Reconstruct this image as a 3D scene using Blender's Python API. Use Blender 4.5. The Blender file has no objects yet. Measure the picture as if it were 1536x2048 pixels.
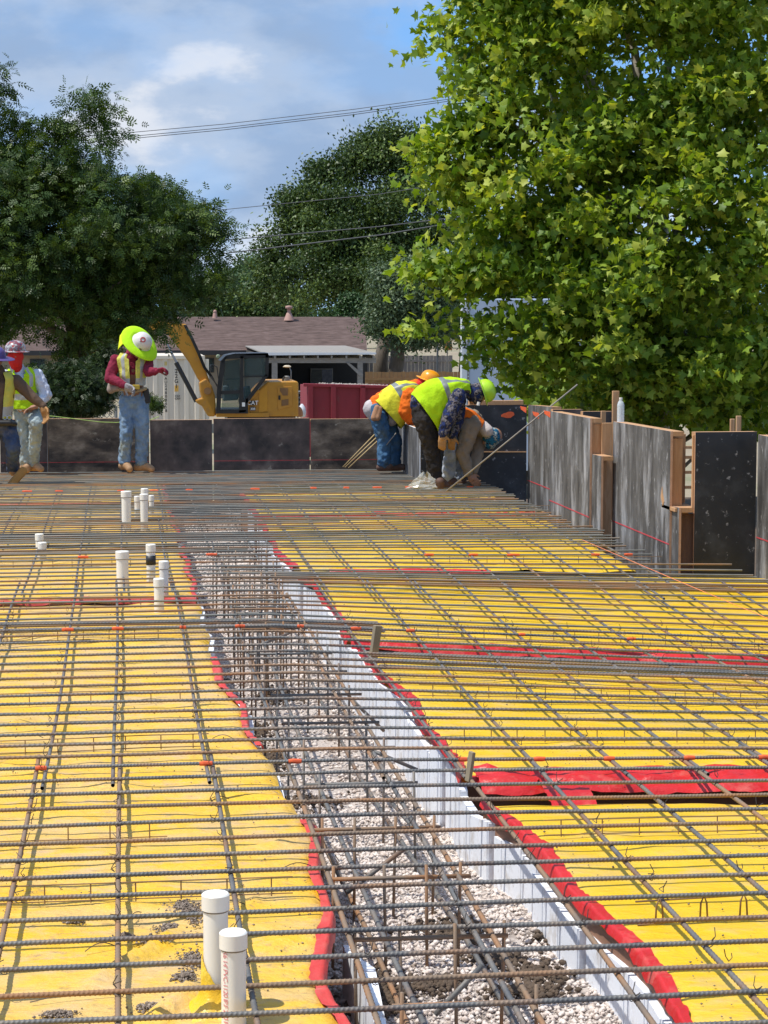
import bpy, bmesh, math, random
import numpy as np
from mathutils import Vector, Matrix, Euler
R = math.radians
scene = bpy.context.scene
C = scene.collection

# ---------------------------------------------------------------- camera
F = 4000.0; H = 1.9; PITCH = math.atan(389/F); YAW = math.atan(521*math.cos(PITCH)/F)
cd = bpy.data.cameras.new('camera'); cam = bpy.data.objects.new('camera', cd); C.objects.link(cam)
cam.location = (0, 0, H); cam.rotation_euler = (math.pi/2-PITCH, 0, -YAW)
cd.sensor_fit = 'VERTICAL'; cd.sensor_height = 36.0; cd.lens = 36.0*F/2048; cd.clip_start = .1; cd.clip_end = 3000
scene.camera = cam
# ---------------------------------------------------------------- sun and sky
SUN_TRAVEL = Vector((.42, .05, -.90)).normalized()
sd = bpy.data.lights.new('sun', 'SUN'); sun = bpy.data.objects.new('sun', sd); C.objects.link(sun)
sd.energy = 5.0; sd.angle = R(.6); sd.color = (1.0, .955, .88)
sun.rotation_euler = SUN_TRAVEL.to_track_quat('-Z', 'Y').to_euler()
world = bpy.data.worlds.new('World'); scene.world = world; world.use_nodes = True
wn = world.node_tree.nodes; wl = world.node_tree.links; wn.clear()
def wnode(t, **k):
    n = wn.new(t)
    for a, b in k.items(): setattr(n, a, b)
    return n
sky = wnode('ShaderNodeTexSky', sky_type='NISHITA', sun_disc=False)
sky.sun_elevation = math.asin(-SUN_TRAVEL.z); sky.sun_rotation = math.atan2(-SUN_TRAVEL.x, -SUN_TRAVEL.y)
sky.air_density = 1.0; sky.dust_density = .6; sky.ozone_density = 1.6
tc = wnode('ShaderNodeTexCoord')
lift = wnode('ShaderNodeVectorMath', operation='ADD'); lift.inputs[1].default_value = (0, 0, .16)
wl.new(tc.outputs['Generated'], lift.inputs[0]); wl.new(lift.outputs[0], sky.inputs[0])
def wnoise(scale, loc, sc, detail=6, rough=.55, dist=0):
    m = wnode('ShaderNodeMapping'); m.inputs['Scale'].default_value = sc; m.inputs['Location'].default_value = loc
    n = wnode('ShaderNodeTexNoise'); n.inputs['Scale'].default_value = scale; n.inputs['Detail'].default_value = detail
    n.inputs['Roughness'].default_value = rough; n.inputs['Distortion'].default_value = dist
    wl.new(tc.outputs['Generated'], m.inputs[0]); wl.new(m.outputs[0], n.inputs['Vector']); return n
def wramp(n, stops):
    r = wnode('ShaderNodeValToRGB'); r.color_ramp.interpolation = 'EASE'
    el = r.color_ramp.elements
    el[0].position, el[0].color = stops[0][0], stops[0][1]; el[1].position, el[1].color = stops[-1][0], stops[-1][1]
    for p, c in stops[1:-1]:
        e = el.new(p); e.color = c
    wl.new(n.outputs['Fac'], r.inputs[0]); return r
g = lambda v: (v, v, v, 1)
n1 = wnoise(3.7, (7.68, 3.3, .5), (1, 1, 1.9), 9, .55, .0)
mask = wramp(n1, [(.44, g(0)), (.515, g(.65)), (.62, g(.97))])
n2 = wnoise(6.5, (6.1, .4, 1.3), (1, 1, 2.2), 9, .55, .0)
ccol = wramp(n2, [(.38, (3.3, 4.6, 6.8, 1)), (.50, (4.8, 5.9, 7.7, 1)), (.58, (7.8, 8.2, 9.0, 1))])
mix = wnode('ShaderNodeMix', data_type='RGBA')
wl.new(mask.outputs[0], mix.inputs['Factor']); skt = wnode('ShaderNodeMix', data_type='RGBA', blend_type='MULTIPLY'); skt.inputs['Factor'].default_value = 1; skt.inputs['B'].default_value = (1.4, 1.85, 2.15, 1); wl.new(sky.outputs[0], skt.inputs['A']); wl.new(skt.outputs['Result'], mix.inputs['A']); wl.new(ccol.outputs[0], mix.inputs['B'])
bg = wnode('ShaderNodeBackground'); bg.inputs['Strength'].default_value = .10
wo = wnode('ShaderNodeOutputWorld'); wl.new(mix.outputs['Result'], bg.inputs[0]); wl.new(bg.outputs[0], wo.inputs[0])
scene.view_settings.view_transform = 'Standard'; scene.view_settings.look = 'None'
scene.view_settings.exposure = 0.0; scene.view_settings.gamma = 1.0; scene.view_settings.use_curve_mapping = False
scene.cycles.max_bounces = 6; scene.cycles.transparent_max_bounces = 12

# ---------------------------------------------------------------- helpers
ca, sa, cp, sp = math.cos(YAW), math.sin(YAW), math.cos(PITCH), math.sin(PITCH)
FW = Vector((sa*cp, ca*cp, -sp)); RT = Vector((ca, -sa, 0)); UP = Vector((sa*sp, ca*sp, cp)); O = Vector((0, 0, H))
def ray(px, py): return FW*F + RT*(px-768) + UP*(1024-py)
def PZ(px, py, z=0.0):
    d = ray(px, py); return O + d*((z-H)/d.z)
def PY(px, py, Y):
    d = ray(px, py); return O + d*(Y/d.y)
def PX(px, py, X):
    d = ray(px, py); return O + d*(X/d.x)
rng = np.random.default_rng(7); random.seed(7)
def _h(ix, iy, s): 
    n = (ix*374761393 + iy*668265263 + s*2147483647) & 0xffffffff
    n = ((n ^ (n >> 13))*1274126177) & 0xffffffff
    return ((n ^ (n >> 16)) & 0xffff)/65535.0
def vnoise(x, y, s=0):
    x = np.asarray(x, float); y = np.asarray(y, float)
    ix = np.floor(x).astype(np.int64); iy = np.floor(y).astype(np.int64); fx = x-ix; fy = y-iy
    fx = fx*fx*(3-2*fx); fy = fy*fy*(3-2*fy)
    a = _h(ix, iy, s); b = _h(ix+1, iy, s); c = _h(ix, iy+1, s); d = _h(ix+1, iy+1, s)
    return (a*(1-fx)+b*fx)*(1-fy)+(c*(1-fx)+d*fx)*fy
def fbm(x, y, s=0, o=4):
    r = 0; a = .5
    for i in range(o):
        r = r + a*(vnoise(x, y, s+i*17)-.5); x = x*2.03; y = y*2.03; a *= .5
    return r
def link(o, parent=None, pin=None):
    C.objects.link(o)
    if parent is not None:
        o.parent = parent; o.matrix_parent_inverse = Matrix.Translation(-Vector(parent.location))
    return o
def thing(name, label, cat, loc=(0, 0, 0), group=None):
    o = bpy.data.objects.new(name, None); C.objects.link(o); o.location = loc; o.empty_display_size = .1
    o['label'] = label; o['category'] = cat
    if group: o['group'] = group
    return o
def tag(o, label, cat, group=None):
    o['label'] = label; o['category'] = cat
    if group: o['group'] = group
    return o
def raw(name, V, Fc, mats, parent=None, midx=None, smooth=False):
    me = bpy.data.meshes.new(name); me.from_pydata([tuple(v) for v in V], [], [tuple(f) for f in Fc])
    for m in (mats if isinstance(mats, (list, tuple)) else [mats]): me.materials.append(m)
    if midx is not None: me.polygons.foreach_set('material_index', np.asarray(midx, dtype=np.int32))
    if smooth: me.polygons.foreach_set('use_smooth', np.ones(len(me.polygons), dtype=bool))
    me.update(); return link(bpy.data.objects.new(name, me), parent)
def fastmesh(name, V, T, mats, parent=None, midx=None, smooth=False, tint=None):
    V = np.asarray(V, np.float32); T = np.asarray(T, np.int32); k = T.shape[1]
    me = bpy.data.meshes.new(name); me.vertices.add(len(V)); me.vertices.foreach_set('co', V.ravel())
    me.loops.add(T.size); me.loops.foreach_set('vertex_index', T.ravel())
    me.polygons.add(len(T)); me.polygons.foreach_set('loop_start', np.arange(0, T.size, k, dtype=np.int32))
    me.polygons.foreach_set('loop_total', np.full(len(T), k, dtype=np.int32))
    for m in (mats if isinstance(mats, (list, tuple)) else [mats]): me.materials.append(m)
    if midx is not None: me.polygons.foreach_set('material_index', np.asarray(midx, dtype=np.int32))
    if smooth: me.polygons.foreach_set('use_smooth', np.ones(len(T), dtype=bool))
    me.update(calc_edges=True)
    if tint is not None:
        a = me.attributes.new('tint', 'FLOAT', 'POINT'); a.data.foreach_set('value', np.asarray(tint, np.float32))
    return link(bpy.data.objects.new(name, me), parent)
class MB:
    def __init__(s): s.V = []; s.F = []; s.M = []
    def add(s, V, Fc, m=0):
        b = len(s.V); s.V += [tuple(v) for v in V]; s.F += [tuple(i+b for i in f) for f in Fc]; s.M += [m]*len(Fc); return s
    def box(s, x0, x1, y0, y1, z0, z1, m=0, rot=None, at=None):
        V = [Vector((x, y, z)) for z in (z0, z1) for y in (y0, y1) for x in (x0, x1)]
        if rot is not None:
            V = [rot @ v for v in V]
        if at is not None: V = [v+Vector(at) for v in V]
        return s.add(V, [(0, 2, 3, 1), (4, 5, 7, 6), (0, 1, 5, 4), (2, 6, 7, 3), (0, 4, 6, 2), (1, 3, 7, 5)], m)
    def tube(s, pts, r, n=8, m=0, cap=True):
        pts = [Vector(p) for p in pts]; rs = r if isinstance(r, (list, tuple)) else [r]*len(pts)
        base = len(s.V); prev = None
        for i, p in enumerate(pts):
            t = (pts[min(i+1, len(pts)-1)]-pts[max(i-1, 0)]).normalized()
            if prev is None:
                a = Vector((0, 0, 1)) if abs(t.z) < .9 else Vector((1, 0, 0)); u = t.cross(a).normalized()
            else: u = (prev-t*prev.dot(t)).normalized()
            prev = u; w = t.cross(u)
            for k in range(n):
                an = 2*math.pi*k/n; s.V.append(tuple(p+(u*math.cos(an)+w*math.sin(an))*rs[i]))
        for i in range(len(pts)-1):
            for k in range(n):
                a = base+i*n+k; b = base+i*n+(k+1) % n; s.F.append((a, b, b+n, a+n)); s.M.append(m)
        if cap:
            s.F.append(tuple(base+k for k in range(n))[::-1]); s.M.append(m)
            e = base+(len(pts)-1)*n; s.F.append(tuple(e+k for k in range(n))); s.M.append(m)
        return s
    def prism(s, pts, vec, m=0):
        n = len(pts); P = [Vector(p) for p in pts]; Q = [p+Vector(vec) for p in P]
        return s.add(P+Q, [tuple(range(n))[::-1], tuple(range(n, 2*n))]+[(i, (i+1) % n, (i+1) % n+n, i+n) for i in range(n)], m)
    def lathe(s, prof, loc=(0, 0, 0), n=24, m=0, rot=None):
        base = len(s.V); loc = Vector(loc)
        for r, z in prof:
            for k in range(n):
                an = 2*math.pi*k/n; v = Vector((r*math.cos(an), r*math.sin(an), z))
                if rot is not None: v = rot @ v
                s.V.append(tuple(v+loc))
        for i in range(len(prof)-1):
            for k in range(n):
                a = base+i*n+k; b = base+i*n+(k+1) % n; s.F.append((a, b, b+n, a+n)); s.M.append(m)
        return s
    def build(s, name, mats, parent=None, smooth=False, bevel=0):
        o = raw(name, s.V, s.F, mats, parent, s.M, smooth)
        if bevel:
            b = o.modifiers.new('bevel', 'BEVEL'); b.width = bevel; b.segments = 2; b.limit_method = 'ANGLE'
        return o

# ---------------------------------------------------------------- materials
def mat(name, cols, scale=4, rough=.7, bump=0, bscale=None, metal=0, detail=6, lo=.3, hi=.7, stretch=(1, 1, 1), dirt=None, dscale=2, dlo=.5, dhi=.65, trans=0, spec=.5, coord='Object', rand=0, bdist=.01, scuff=None):
    m = bpy.data.materials.new(name); m.use_nodes = True; N = m.node_tree.nodes; L = m.node_tree.links
    b = N['Principled BSDF']; b.inputs['Roughness'].default_value = rough; b.inputs['Metallic'].default_value = metal
    b.inputs['Specular IOR Level'].default_value = spec
    t = N.new('ShaderNodeTexCoord'); mp = N.new('ShaderNodeMapping'); mp.inputs['Scale'].default_value = stretch; L.new(t.outputs[coord], mp.inputs[0])
    vec = mp.outputs[0]
    if rand:
        oi = N.new('ShaderNodeObjectInfo'); sc = N.new('ShaderNodeMath'); sc.operation = 'MULTIPLY'; sc.inputs[1].default_value = 40
        L.new(oi.outputs['Random'], sc.inputs[0]); cb = N.new('ShaderNodeCombineXYZ')
        for i in range(3): L.new(sc.outputs[0], cb.inputs[i])
        ad = N.new('ShaderNodeVectorMath'); ad.operation = 'ADD'; L.new(vec, ad.inputs[0]); L.new(cb.outputs[0], ad.inputs[1]); vec = ad.outputs[0]
    def noise(s, d=detail, r=.6):
        n = N.new('ShaderNodeTexNoise'); n.inputs['Scale'].default_value = s; n.inputs['Detail'].default_value = d; n.inputs['Roughness'].default_value = r
        L.new(vec, n.inputs['Vector']); return n
    def ramp(src, stops):
        r = N.new('ShaderNodeValToRGB'); e = r.color_ramp.elements
        e[0].position, e[0].color = stops[0]; e[1].position, e[1].color = stops[-1]
        for p, c in stops[1:-1]:
            q = e.new(p); q.color = c
        L.new(src, r.inputs[0]); return r
    if len(cols) == 1: cols = [cols[0], tuple(c*.85 for c in cols[0])]
    k = len(cols); st = [(lo+(hi-lo)*i/(k-1), (*c, 1)) for i, c in enumerate(cols)]
    col = ramp(noise(scale).outputs['Fac'], st).outputs[0]
    if dirt:
        mk = ramp(noise(dscale, 8, .65).outputs['Fac'], [(dlo, (0, 0, 0, 1)), (dhi, (1, 1, 1, 1))])
        mx = N.new('ShaderNodeMix'); mx.data_type = 'RGBA'; L.new(mk.outputs[0], mx.inputs['Factor']); L.new(col, mx.inputs['A']); mx.inputs['B'].default_value = (*dirt, 1)
        col = mx.outputs['Result']
    if scuff:
        sc_, sl, sh, scol = scuff
        mk = ramp(noise(sc_, 10, .72).outputs['Fac'], [(sl, (0, 0, 0, 1)), (sh, (1, 1, 1, 1))])
        mx = N.new('ShaderNodeMix'); mx.data_type = 'RGBA'; L.new(mk.outputs[0], mx.inputs['Factor']); L.new(col, mx.inputs['A']); mx.inputs['B'].default_value = (*scol, 1)
        col = mx.outputs['Result']
    L.new(col, b.inputs['Base Color'])
    if bump:
        bp = N.new('ShaderNodeBump'); bp.inputs['Strength'].default_value = bump; bp.inputs['Distance'].default_value = bdist
        L.new(noise(bscale or scale*4).outputs['Fac'], bp.inputs['Height']); L.new(bp.outputs[0], b.inputs['Normal'])
    m['col'] = 1
    return m
def leafmat(name, c0, c1, c2, trans=.35, rough=.5):
    m = bpy.data.materials.new(name); m.use_nodes = True; N = m.node_tree.nodes; L = m.node_tree.links
    b = N['Principled BSDF']; b.inputs['Roughness'].default_value = rough; b.inputs['Specular IOR Level'].default_value = .35
    a = N.new('ShaderNodeAttribute'); a.attribute_name = 'tint'
    r = N.new('ShaderNodeValToRGB'); e = r.color_ramp.elements; e[0].color = (*c0, 1); e[1].color = (*c2, 1); q = e.new(.5); q.color = (*c1, 1)
    L.new(a.outputs['Fac'], r.inputs[0]); L.new(r.outputs[0], b.inputs['Base Color'])
    t = N.new('ShaderNodeBsdfTranslucent'); gm = N.new('ShaderNodeMix'); gm.data_type = 'RGBA'; gm.blend_type = 'MULTIPLY'; gm.inputs['Factor'].default_value = 1
    L.new(r.outputs[0], gm.inputs['A']); gm.inputs['B'].default_value = (1.6, 1.5, .5, 1); L.new(gm.outputs['Result'], t.inputs[0])
    mx = N.new('ShaderNodeMixShader'); mx.inputs[0].default_value = trans
    L.new(b.outputs[0], mx.inputs[1]); L.new(t.outputs[0], mx.inputs[2]); L.new(mx.outputs[0], N['Material Output'].inputs[0]); return m
def glassmat(name, col=(.1, .14, .14), alpha=.55, rough=.05):
    m = bpy.data.materials.new(name); m.use_nodes = True; b = m.node_tree.nodes['Principled BSDF']
    b.inputs['Base Color'].default_value = (*col, 1); b.inputs['Roughness'].default_value = rough; b.inputs['Alpha'].default_value = alpha; return m

M = {}
M['rebar'] = mat('rebar_steel', [(.10, .105, .11), (.165, .16, .15), (.24, .19, .145)], 5, .62, .15, 90, .25, lo=.35, hi=.68, dirt=(.27, .14, .065), dscale=3.2, dlo=.5, dhi=.72, rand=1)
M['rebar_rust'] = mat('rebar_rusty', [(.15, .125, .105), (.23, .16, .105), (.31, .16, .075)], 4, .75, .15, 90, .1, lo=.3, hi=.65, rand=1)
M['rebar_far'] = mat('rebar_weathered', [(.125, .13, .12), (.20, .195, .17), (.28, .20, .14)], 2.5, .65, .1, 60, .15, lo=.35, hi=.7, rand=1)
M['wire'] = mat('tie_wire_steel', [(.04, .038, .036), (.10, .07, .05)], 30, .6, metal=.3)
M['bolster'] = mat('bolster_wire', [(.16, .10, .06), (.30, .17, .07)], 8, .7, rand=1)
M['orange'] = mat('orange_marking_paint', [(.80, .13, .03), (.62, .09, .03)], 40, .7)
M['yellow'] = mat('yellow_sheet', [(.77, .47, .008), (.75, .475, .015), (.71, .465, .05)], 1.6, .34, .7, 9, dirt=(.62, .44, .16), dscale=4.5, dlo=.50, dhi=.72, stretch=(1, 1.8, 1), scuff=(16, .61, .74, (.30, .20, .09)), bdist=.025)
M['yellow_dirty'] = mat('dusty_yellow_sheet', [(.78, .45, .015), (.74, .455, .05), (.67, .44, .13)], 2.2, .5, .8, 13, lo=.38, hi=.60, dirt=(.62, .42, .20), dscale=5.5, dlo=.50, dhi=.68, stretch=(1, 1.7, 1), scuff=(15, .56, .72, (.27, .18, .10)), bdist=.025)
M['red'] = mat('red_seam_tape', [(.48, .010, .010), (.62, .025, .025)], 3, .38, .9, 14, scuff=(18, .60, .74, (.40, .13, .09)), dirt=(.60, .16, .12), dscale=7, dlo=.55, dhi=.8)
M['red_left'] = mat('faded_red_seam_tape', [(.58, .035, .03), (.62, .075, .06)], 3, .5, .9, 14, scuff=(18, .58, .72, (.45, .20, .14)), dirt=(.58, .15, .11), dscale=7, dlo=.5, dhi=.8)
M['foam'] = mat('white_foam_board', [(.80, .82, .86), (.74, .77, .82)], 6, .7, .15, 60, dirt=(.46, .41, .35), dscale=7, dlo=.52, dhi=.72, scuff=(30, .60, .74, (.30, .24, .18)))
M['carton'] = mat('brown_carton', [(.20, .10, .06), (.28, .14, .08)], 4, .8, .2, 30)
M['gravel'] = mat('crushed_limestone', [(.36, .31, .27), (.55, .48, .43), (.64, .57, .52)], 60, .95, .8, 120, dirt=(.12, .085, .06), dscale=2.2, dlo=.56, dhi=.66, bdist=.02)
M['soil'] = mat('dark_soil', [(.07, .05, .035), (.13, .09, .06)], 30, .95, .6, 60)
M['ply'] = mat('black_faced_plywood', [(.028, .022, .020), (.095, .068, .058), (.24, .195, .16)], 3.2, .55, .1, 30, lo=.38, hi=.74, detail=10, dirt=(.34, .30, .25), dscale=9, dlo=.66, dhi=.74, rand=1)
M['ply_black'] = mat('new_black_plywood', [(.010, .012, .015), (.022, .024, .028), (.07, .075, .08)], 3.5, .42, .1, 30, hi=.8, detail=10, dirt=(.32, .32, .33), dscale=16, dlo=.62, dhi=.70, rand=1)
M['ply_grey'] = mat('weathered_grey_plywood', [(.035, .032, .03), (.105, .10, .095), (.27, .275, .285)], 4.6, .75, .2, 30, lo=.36, hi=.68, detail=12, stretch=(1, 1, .28), scuff=(26, .60, .70, (.55, .55, .55)), dirt=(.36, .36, .37), dscale=3.2, dlo=.54, dhi=.68, rand=1)
M['ply_brown'] = mat('scuffed_brown_plywood', [(.04, .03, .024), (.14, .105, .075), (.34, .27, .20)], 3.4, .7, .15, 30, lo=.38, hi=.72, detail=12, stretch=(1, 1, 1.8), dirt=(.36, .31, .24), dscale=8, dlo=.62, dhi=.72, rand=1)
M['lumber'] = mat('pine_lumber', [(.52, .30, .15), (.44, .24, .11), (.58, .36, .20)], 5, .75, .15, 30, stretch=(4, 4, .5), rand=1)
M['lumber_edge'] = mat('plywood_edge', [(.58, .35, .22), (.46, .26, .15)], 14, .8, rand=1)
M['lumber_old'] = mat('old_brown_lumber', [(.16, .09, .06), (.24, .14, .09)], 6, .85, .2, 30, stretch=(4, 4, .6))
M['chalk'] = mat('red_chalk_line', [(.62, .05, .06), (.35, .05, .06)], 20, .9)
M['pvc'] = mat('white_pvc', [(.82, .80, .72), (.78, .75, .68)], 2, .35, 0, dirt=(.62, .52, .42), dscale=6, dlo=.62, dhi=.82)
M['pvc_joint'] = mat('pvc_joint', [(.20, .17, .14)], 2, .6)
M['black'] = mat('black_rubber', [(.012, .012, .013), (.02, .02, .02)], 10, .5)
M['print_red'] = mat('red_print', [(.70, .22, .22), (.72, .30, .28)], 30, .8)
M['print_black'] = mat('black_print', [(.02, .02, .02)], 30, .8)
M['print_white'] = mat('white_print', [(.8, .8, .8)], 30, .6)
M['string'] = mat('orange_string', [(.85, .25, .10)], 30, .8)
M['string_green'] = mat('green_string', [(.35, .50, .12)], 30, .8)

def text_mesh(o):
    """turn a lettering curve into a mesh object with the same place and parent"""
    bpy.context.view_layer.update()
    me = bpy.data.meshes.new_from_object(o.evaluated_get(bpy.context.evaluated_depsgraph_get())); me.name = 'lettering'
    n = bpy.data.objects.new('lettering', me); C.objects.link(n); n.parent = o.parent; n.matrix_parent_inverse = o.matrix_parent_inverse.copy()
    n.location = o.location; n.rotation_euler = o.rotation_euler; n.scale = o.scale; bpy.data.objects.remove(o); return n
# ---------------------------------------------------------------- ground
ter = raw('ground', [(-700, -200, -2.12), (900, -200, -2.12), (900, 1600, -2.12), (-700, 1600, -2.12)], [(0, 1, 2, 3)],
          mat('dry_ground', [(.22, .17, .11), (.30, .25, .17), (.12, .15, .06)], .15, .95, .3, 3)); ter['kind'] = 'structure'
mb = MB(); mb.box(-9, 10, 1.0, 27.5, -2.1, -.64); o = mb.build('building_pad', M['soil']); o['kind'] = 'structure'

def S(Y): return np.exp(-((np.asarray(Y, float)-12)/3.6)**2)
def deckz(X, Y): return -.15*S(Y)*np.clip((np.asarray(X, float)-.9)/2.8, 0, 1.4)
def interp(Y, k): return np.interp(Y, [a for a, b in k], [b for a, b in k])
KL = [(3, .62), (5.86, .59), (6.87, .68), (7.5, .715), (7.96, .69), (9.25, .608), (10.46, .557), (11.2, .51), (13, .50), (16, .50), (20, .47), (24, .45)]
KR = [(3, 1.575), (5.8, 1.57), (6.7, 1.55), (7.6, 1.50), (8.3, 1.44), (9.3, 1.46), (10.5, 1.46), (11.6, 1.40), (12.4, 1.38), (14, 1.42), (15, 1.36), (17, 1.28), (20, 1.30), (24, 1.3)]
def XL(Y): return interp(Y, KL)+.018*np.sin(np.asarray(Y)*5.1)
def XR(Y): return interp(Y, KR)+.016*np.sin(np.asarray(Y)*4.3+1)
RIDGES = []
for (a_, b_, h_, w_) in (((180, 1985), (372, 1850), .035, .022), ((300, 2060), (402, 1985), .05, .03), ((455, 1835), (520, 1795), .02, .02), ((0, 1465), (60, 1440), .02, .03), ((480, 1910), (610, 1885), .02, .03), ((500, 1700), (600, 1675), .015, .03),
        ((1000, 1470), (1500, 1460), .02, .03), ((1130, 1735), (1400, 1722), .012, .02), ((1300, 1905), (1536, 1895), .015, .025), ((1010, 1345), (1300, 1330), .02, .04), ((30, 1640), (300, 1655), .012, .02)):
    p_, q_ = PZ(*a_, -.1), PZ(*b_, -.1); RIDGES.append((p_.x, p_.y, q_.x, q_.y, h_, w_))
def sheetz(X, Y, amp=1.0):
    w = fbm(X*1.3+3, Y*2.2, 3, 3)*.034 + (.5-np.abs(fbm(X*2.6+.9*Y, Y*4.2, 9, 3))*2)*.014 + fbm(X*7, Y*11, 57, 2)*.010
    fold = np.exp(-((np.mod(Y*.9+X*.55+.5*fbm(X*1.5, Y*1.5, 31, 2), 1.7)-.85)/.05)**2)*.012
    z = deckz(X, Y)-.098+(w+fold)*amp
    for (x0, y0, x1, y1, h, wd) in RIDGES:
        dx, dy = x1-x0, y1-y0; u = np.clip(((X-x0)*dx+(Y-y0)*dy)/(dx*dx+dy*dy), 0, 1)
        dist = np.hypot(X-x0-u*dx+.012*np.sin(u*9), Y-y0-u*dy); z = z+h*np.sin(np.pi*np.clip(u, .04, .96))**.5*np.exp(-(dist/wd)**2)
    return z

def pad(label, xa, xb, ya, yb, m, res, ledge=None, redge=None, skew=None, amp=1.0, tape=('', '', '', ''), gaps=()):
    """a yellow sheet over carton void boxes; xa, xb: constants or functions of Y"""
    fa = xa if callable(xa) else (lambda Y: np.full_like(np.asarray(Y, float), xa))
    fb = xb if callable(xb) else (lambda Y: np.full_like(np.asarray(Y, float), xb))
    sk = skew or 0
    ym = (ya+yb)/2
    def grid(nu, nv, u0=0, u1=1, v0=0, v1=1):
        U, Vv = np.meshgrid(np.linspace(u0, u1, nu), np.linspace(v0, v1, nv))
        Y = ya+(yb-ya)*Vv; X = fa(Y)*(1-U)+fb(Y)*U; Y = Y-sk*(X-1.4)
        return U, Vv, X, Y
    def quads(nu, nv):
        i = np.arange(nv-1)[:, None]*nu+np.arange(nu-1)[None, :]; i = i.ravel()
        return np.stack([i, i+1, i+nu+1, i+nu], 1)
    wid = float(np.mean(fb(np.array([ym]))-fa(np.array([ym])))); nu = max(8, int(wid/res)); nv = max(8, int((yb-ya)/res))
    t = thing('vapour_barrier_pad', label, 'plastic sheet', (float(fa(np.array([ym]))[0]), ym, -.1), 'yellow plastic sheeted pads')
    U, Vv, X, Y = grid(nu, nv)
    Z = sheetz(X, Y, amp)
    d = np.minimum(U, 1-U)*wid; d = np.minimum(d, np.minimum(Vv, 1-Vv)*(yb-ya))
    Z = Z - .03*np.clip(1-d/.05, 0, 1)**2
    V = np.stack([X, Y, Z], -1).reshape(-1, 3)
    fastmesh('sheet', V, quads(nu, nv), m, t, smooth=True)
    # the carton sides
    U2, V2, X2, Y2 = grid(2, 40); zz = deckz(X2, Y2)-.125
    P = []; Fc = []
    for col in (0, 1):
        off = .012 if col == 0 else -.012
        b = len(P)
        for j in range(40):
            P += [(X2[j, col]+off, Y2[j, col], zz[j, col]), (X2[j, col]+off, Y2[j, col], -.66)]
        Fc += [(b+2*j, b+2*j+2, b+2*j+3, b+2*j+1) for j in range(39)]
    for row in (0, -1):
        b = len(P); U3, V3, X3, Y3 = grid(30, 2); yy = Y3[0 if row == 0 else 1]; xx = X3[0 if row == 0 else 1]
        off = .012 if row == 0 else -.012
        for j in range(30): P += [(xx[j], yy[j]+off, float(deckz(xx[j], yy[j]))-.125), (xx[j], yy[j]+off, -.66)]
        Fc += [(b+2*j, b+2*j+2, b+2*j+3, b+2*j+1) for j in range(29)]
    raw('void_form', P, Fc, M['carton'], t)
    # tape strips on the edges
    for side in tape:
        if not side: continue
        tw = .05
        n = int((yb-ya)/.03) if side in 'LR' else int(wid/.03); nn = 8
        a, b_ = np.meshgrid(np.linspace(0, 1, nn), np.linspace(0, 1, n))
        if side in 'LR':
            Y = ya+(yb-ya)*b_; ed = fa(Y) if side == 'L' else fb(Y); sg = 1 if side == 'L' else -1
            ww = tw*(.95+.8*fbm(Y*2.1, Y*0+sg, 5, 3)+.5*fbm(Y*13, Y*0+sg, 8, 3)); X = ed+sg*(a*ww-.014)
        else:
            X = fa(np.array([ym]))[0]*(1-b_)+fb(np.array([ym]))[0]*b_; sg = 1 if side == 'N' else -1
            ww = tw*1.1*(1+.8*fbm(X*1.6, X*0+sg, 5, 3)); Y = (ya if side == 'N' else yb)+sg*(a*ww-.014)
        Y = Y-sk*(X-1.4)
        Z = sheetz(X, Y, amp)+.0065+.016*np.abs(fbm(X*14, Y*18, 77, 3))*2
        Z = Z-.035*np.clip((.2-a)/.2, 0, 1)*(1+2*fbm(X*6, Y*6, 12, 2))
        Q = quads(nn, n)
        if side in 'LR':
            yc_ = Y.ravel()[Q].mean(1)
            for g0_, g1_ in gaps: Q = Q[(yc_ < g0_) | (yc_ > g1_)] if len(Q) == len(yc_) else Q; yc_ = Y.ravel()[Q].mean(1)
        fastmesh('red_tape', np.stack([X, Y, Z], -1).reshape(-1, 3), Q, M['red_left'] if label.startswith('dusty') else M['red'], t, smooth=True)
    return t
pad('dusty yellow plastic sheet on the wide near pad left of the gravel trench', -3.2, XL, 3.2, 14.0, M['yellow_dirty'], .035, tape='R', amp=1.25, gaps=((7.8, 9.2), (11.6, 14.1)))
pad('dusty yellow sheet behind the capped pipes, left of the gravel trench', -4.6, XL, 14.2, 17.5, M['yellow_dirty'], .065, tape='RN', amp=1.1)
pad('dusty yellow sheet of the middle pad left of the trench, under dense rebar', -4.6, XL, 17.95, 21.2, M['yellow_dirty'], .06, tape='R')
pad('dusty yellow sheet of the farthest left pad in front of the plywood wall', -4.6, XL, 21.6, 24.6, M['yellow_dirty'], .07, tape='RN')
pad('bright yellow plastic sheet on the nearest pad right of the gravel trench', XR, 4.6, 3.2, 8.02, M['yellow'], .030, tape='L', amp=.8, skew=.05)
pad('bright yellow sheet on the right pad behind the torn red plastic', XR, 5.8, 8.45, 12.0, M['yellow'], .048, tape='LN', amp=.9, skew=.06)
pad('bright yellow sheet on the right pad level with the short wooden stub', XR, 6.5, 12.35, 15.6, M['yellow'], .07, tape='LN', skew=.04)
pad('bright yellow sheet on the right pad ending at the grey form wall', XR, 4.15, 15.9, 19.6, M['yellow'], .06, tape='L')
pad('bright yellow sheet of the farthest right pad by the three bent workers', XR, 4.15, 20.0, 22.6, M['yellow'], .07, tape='LN')

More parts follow.
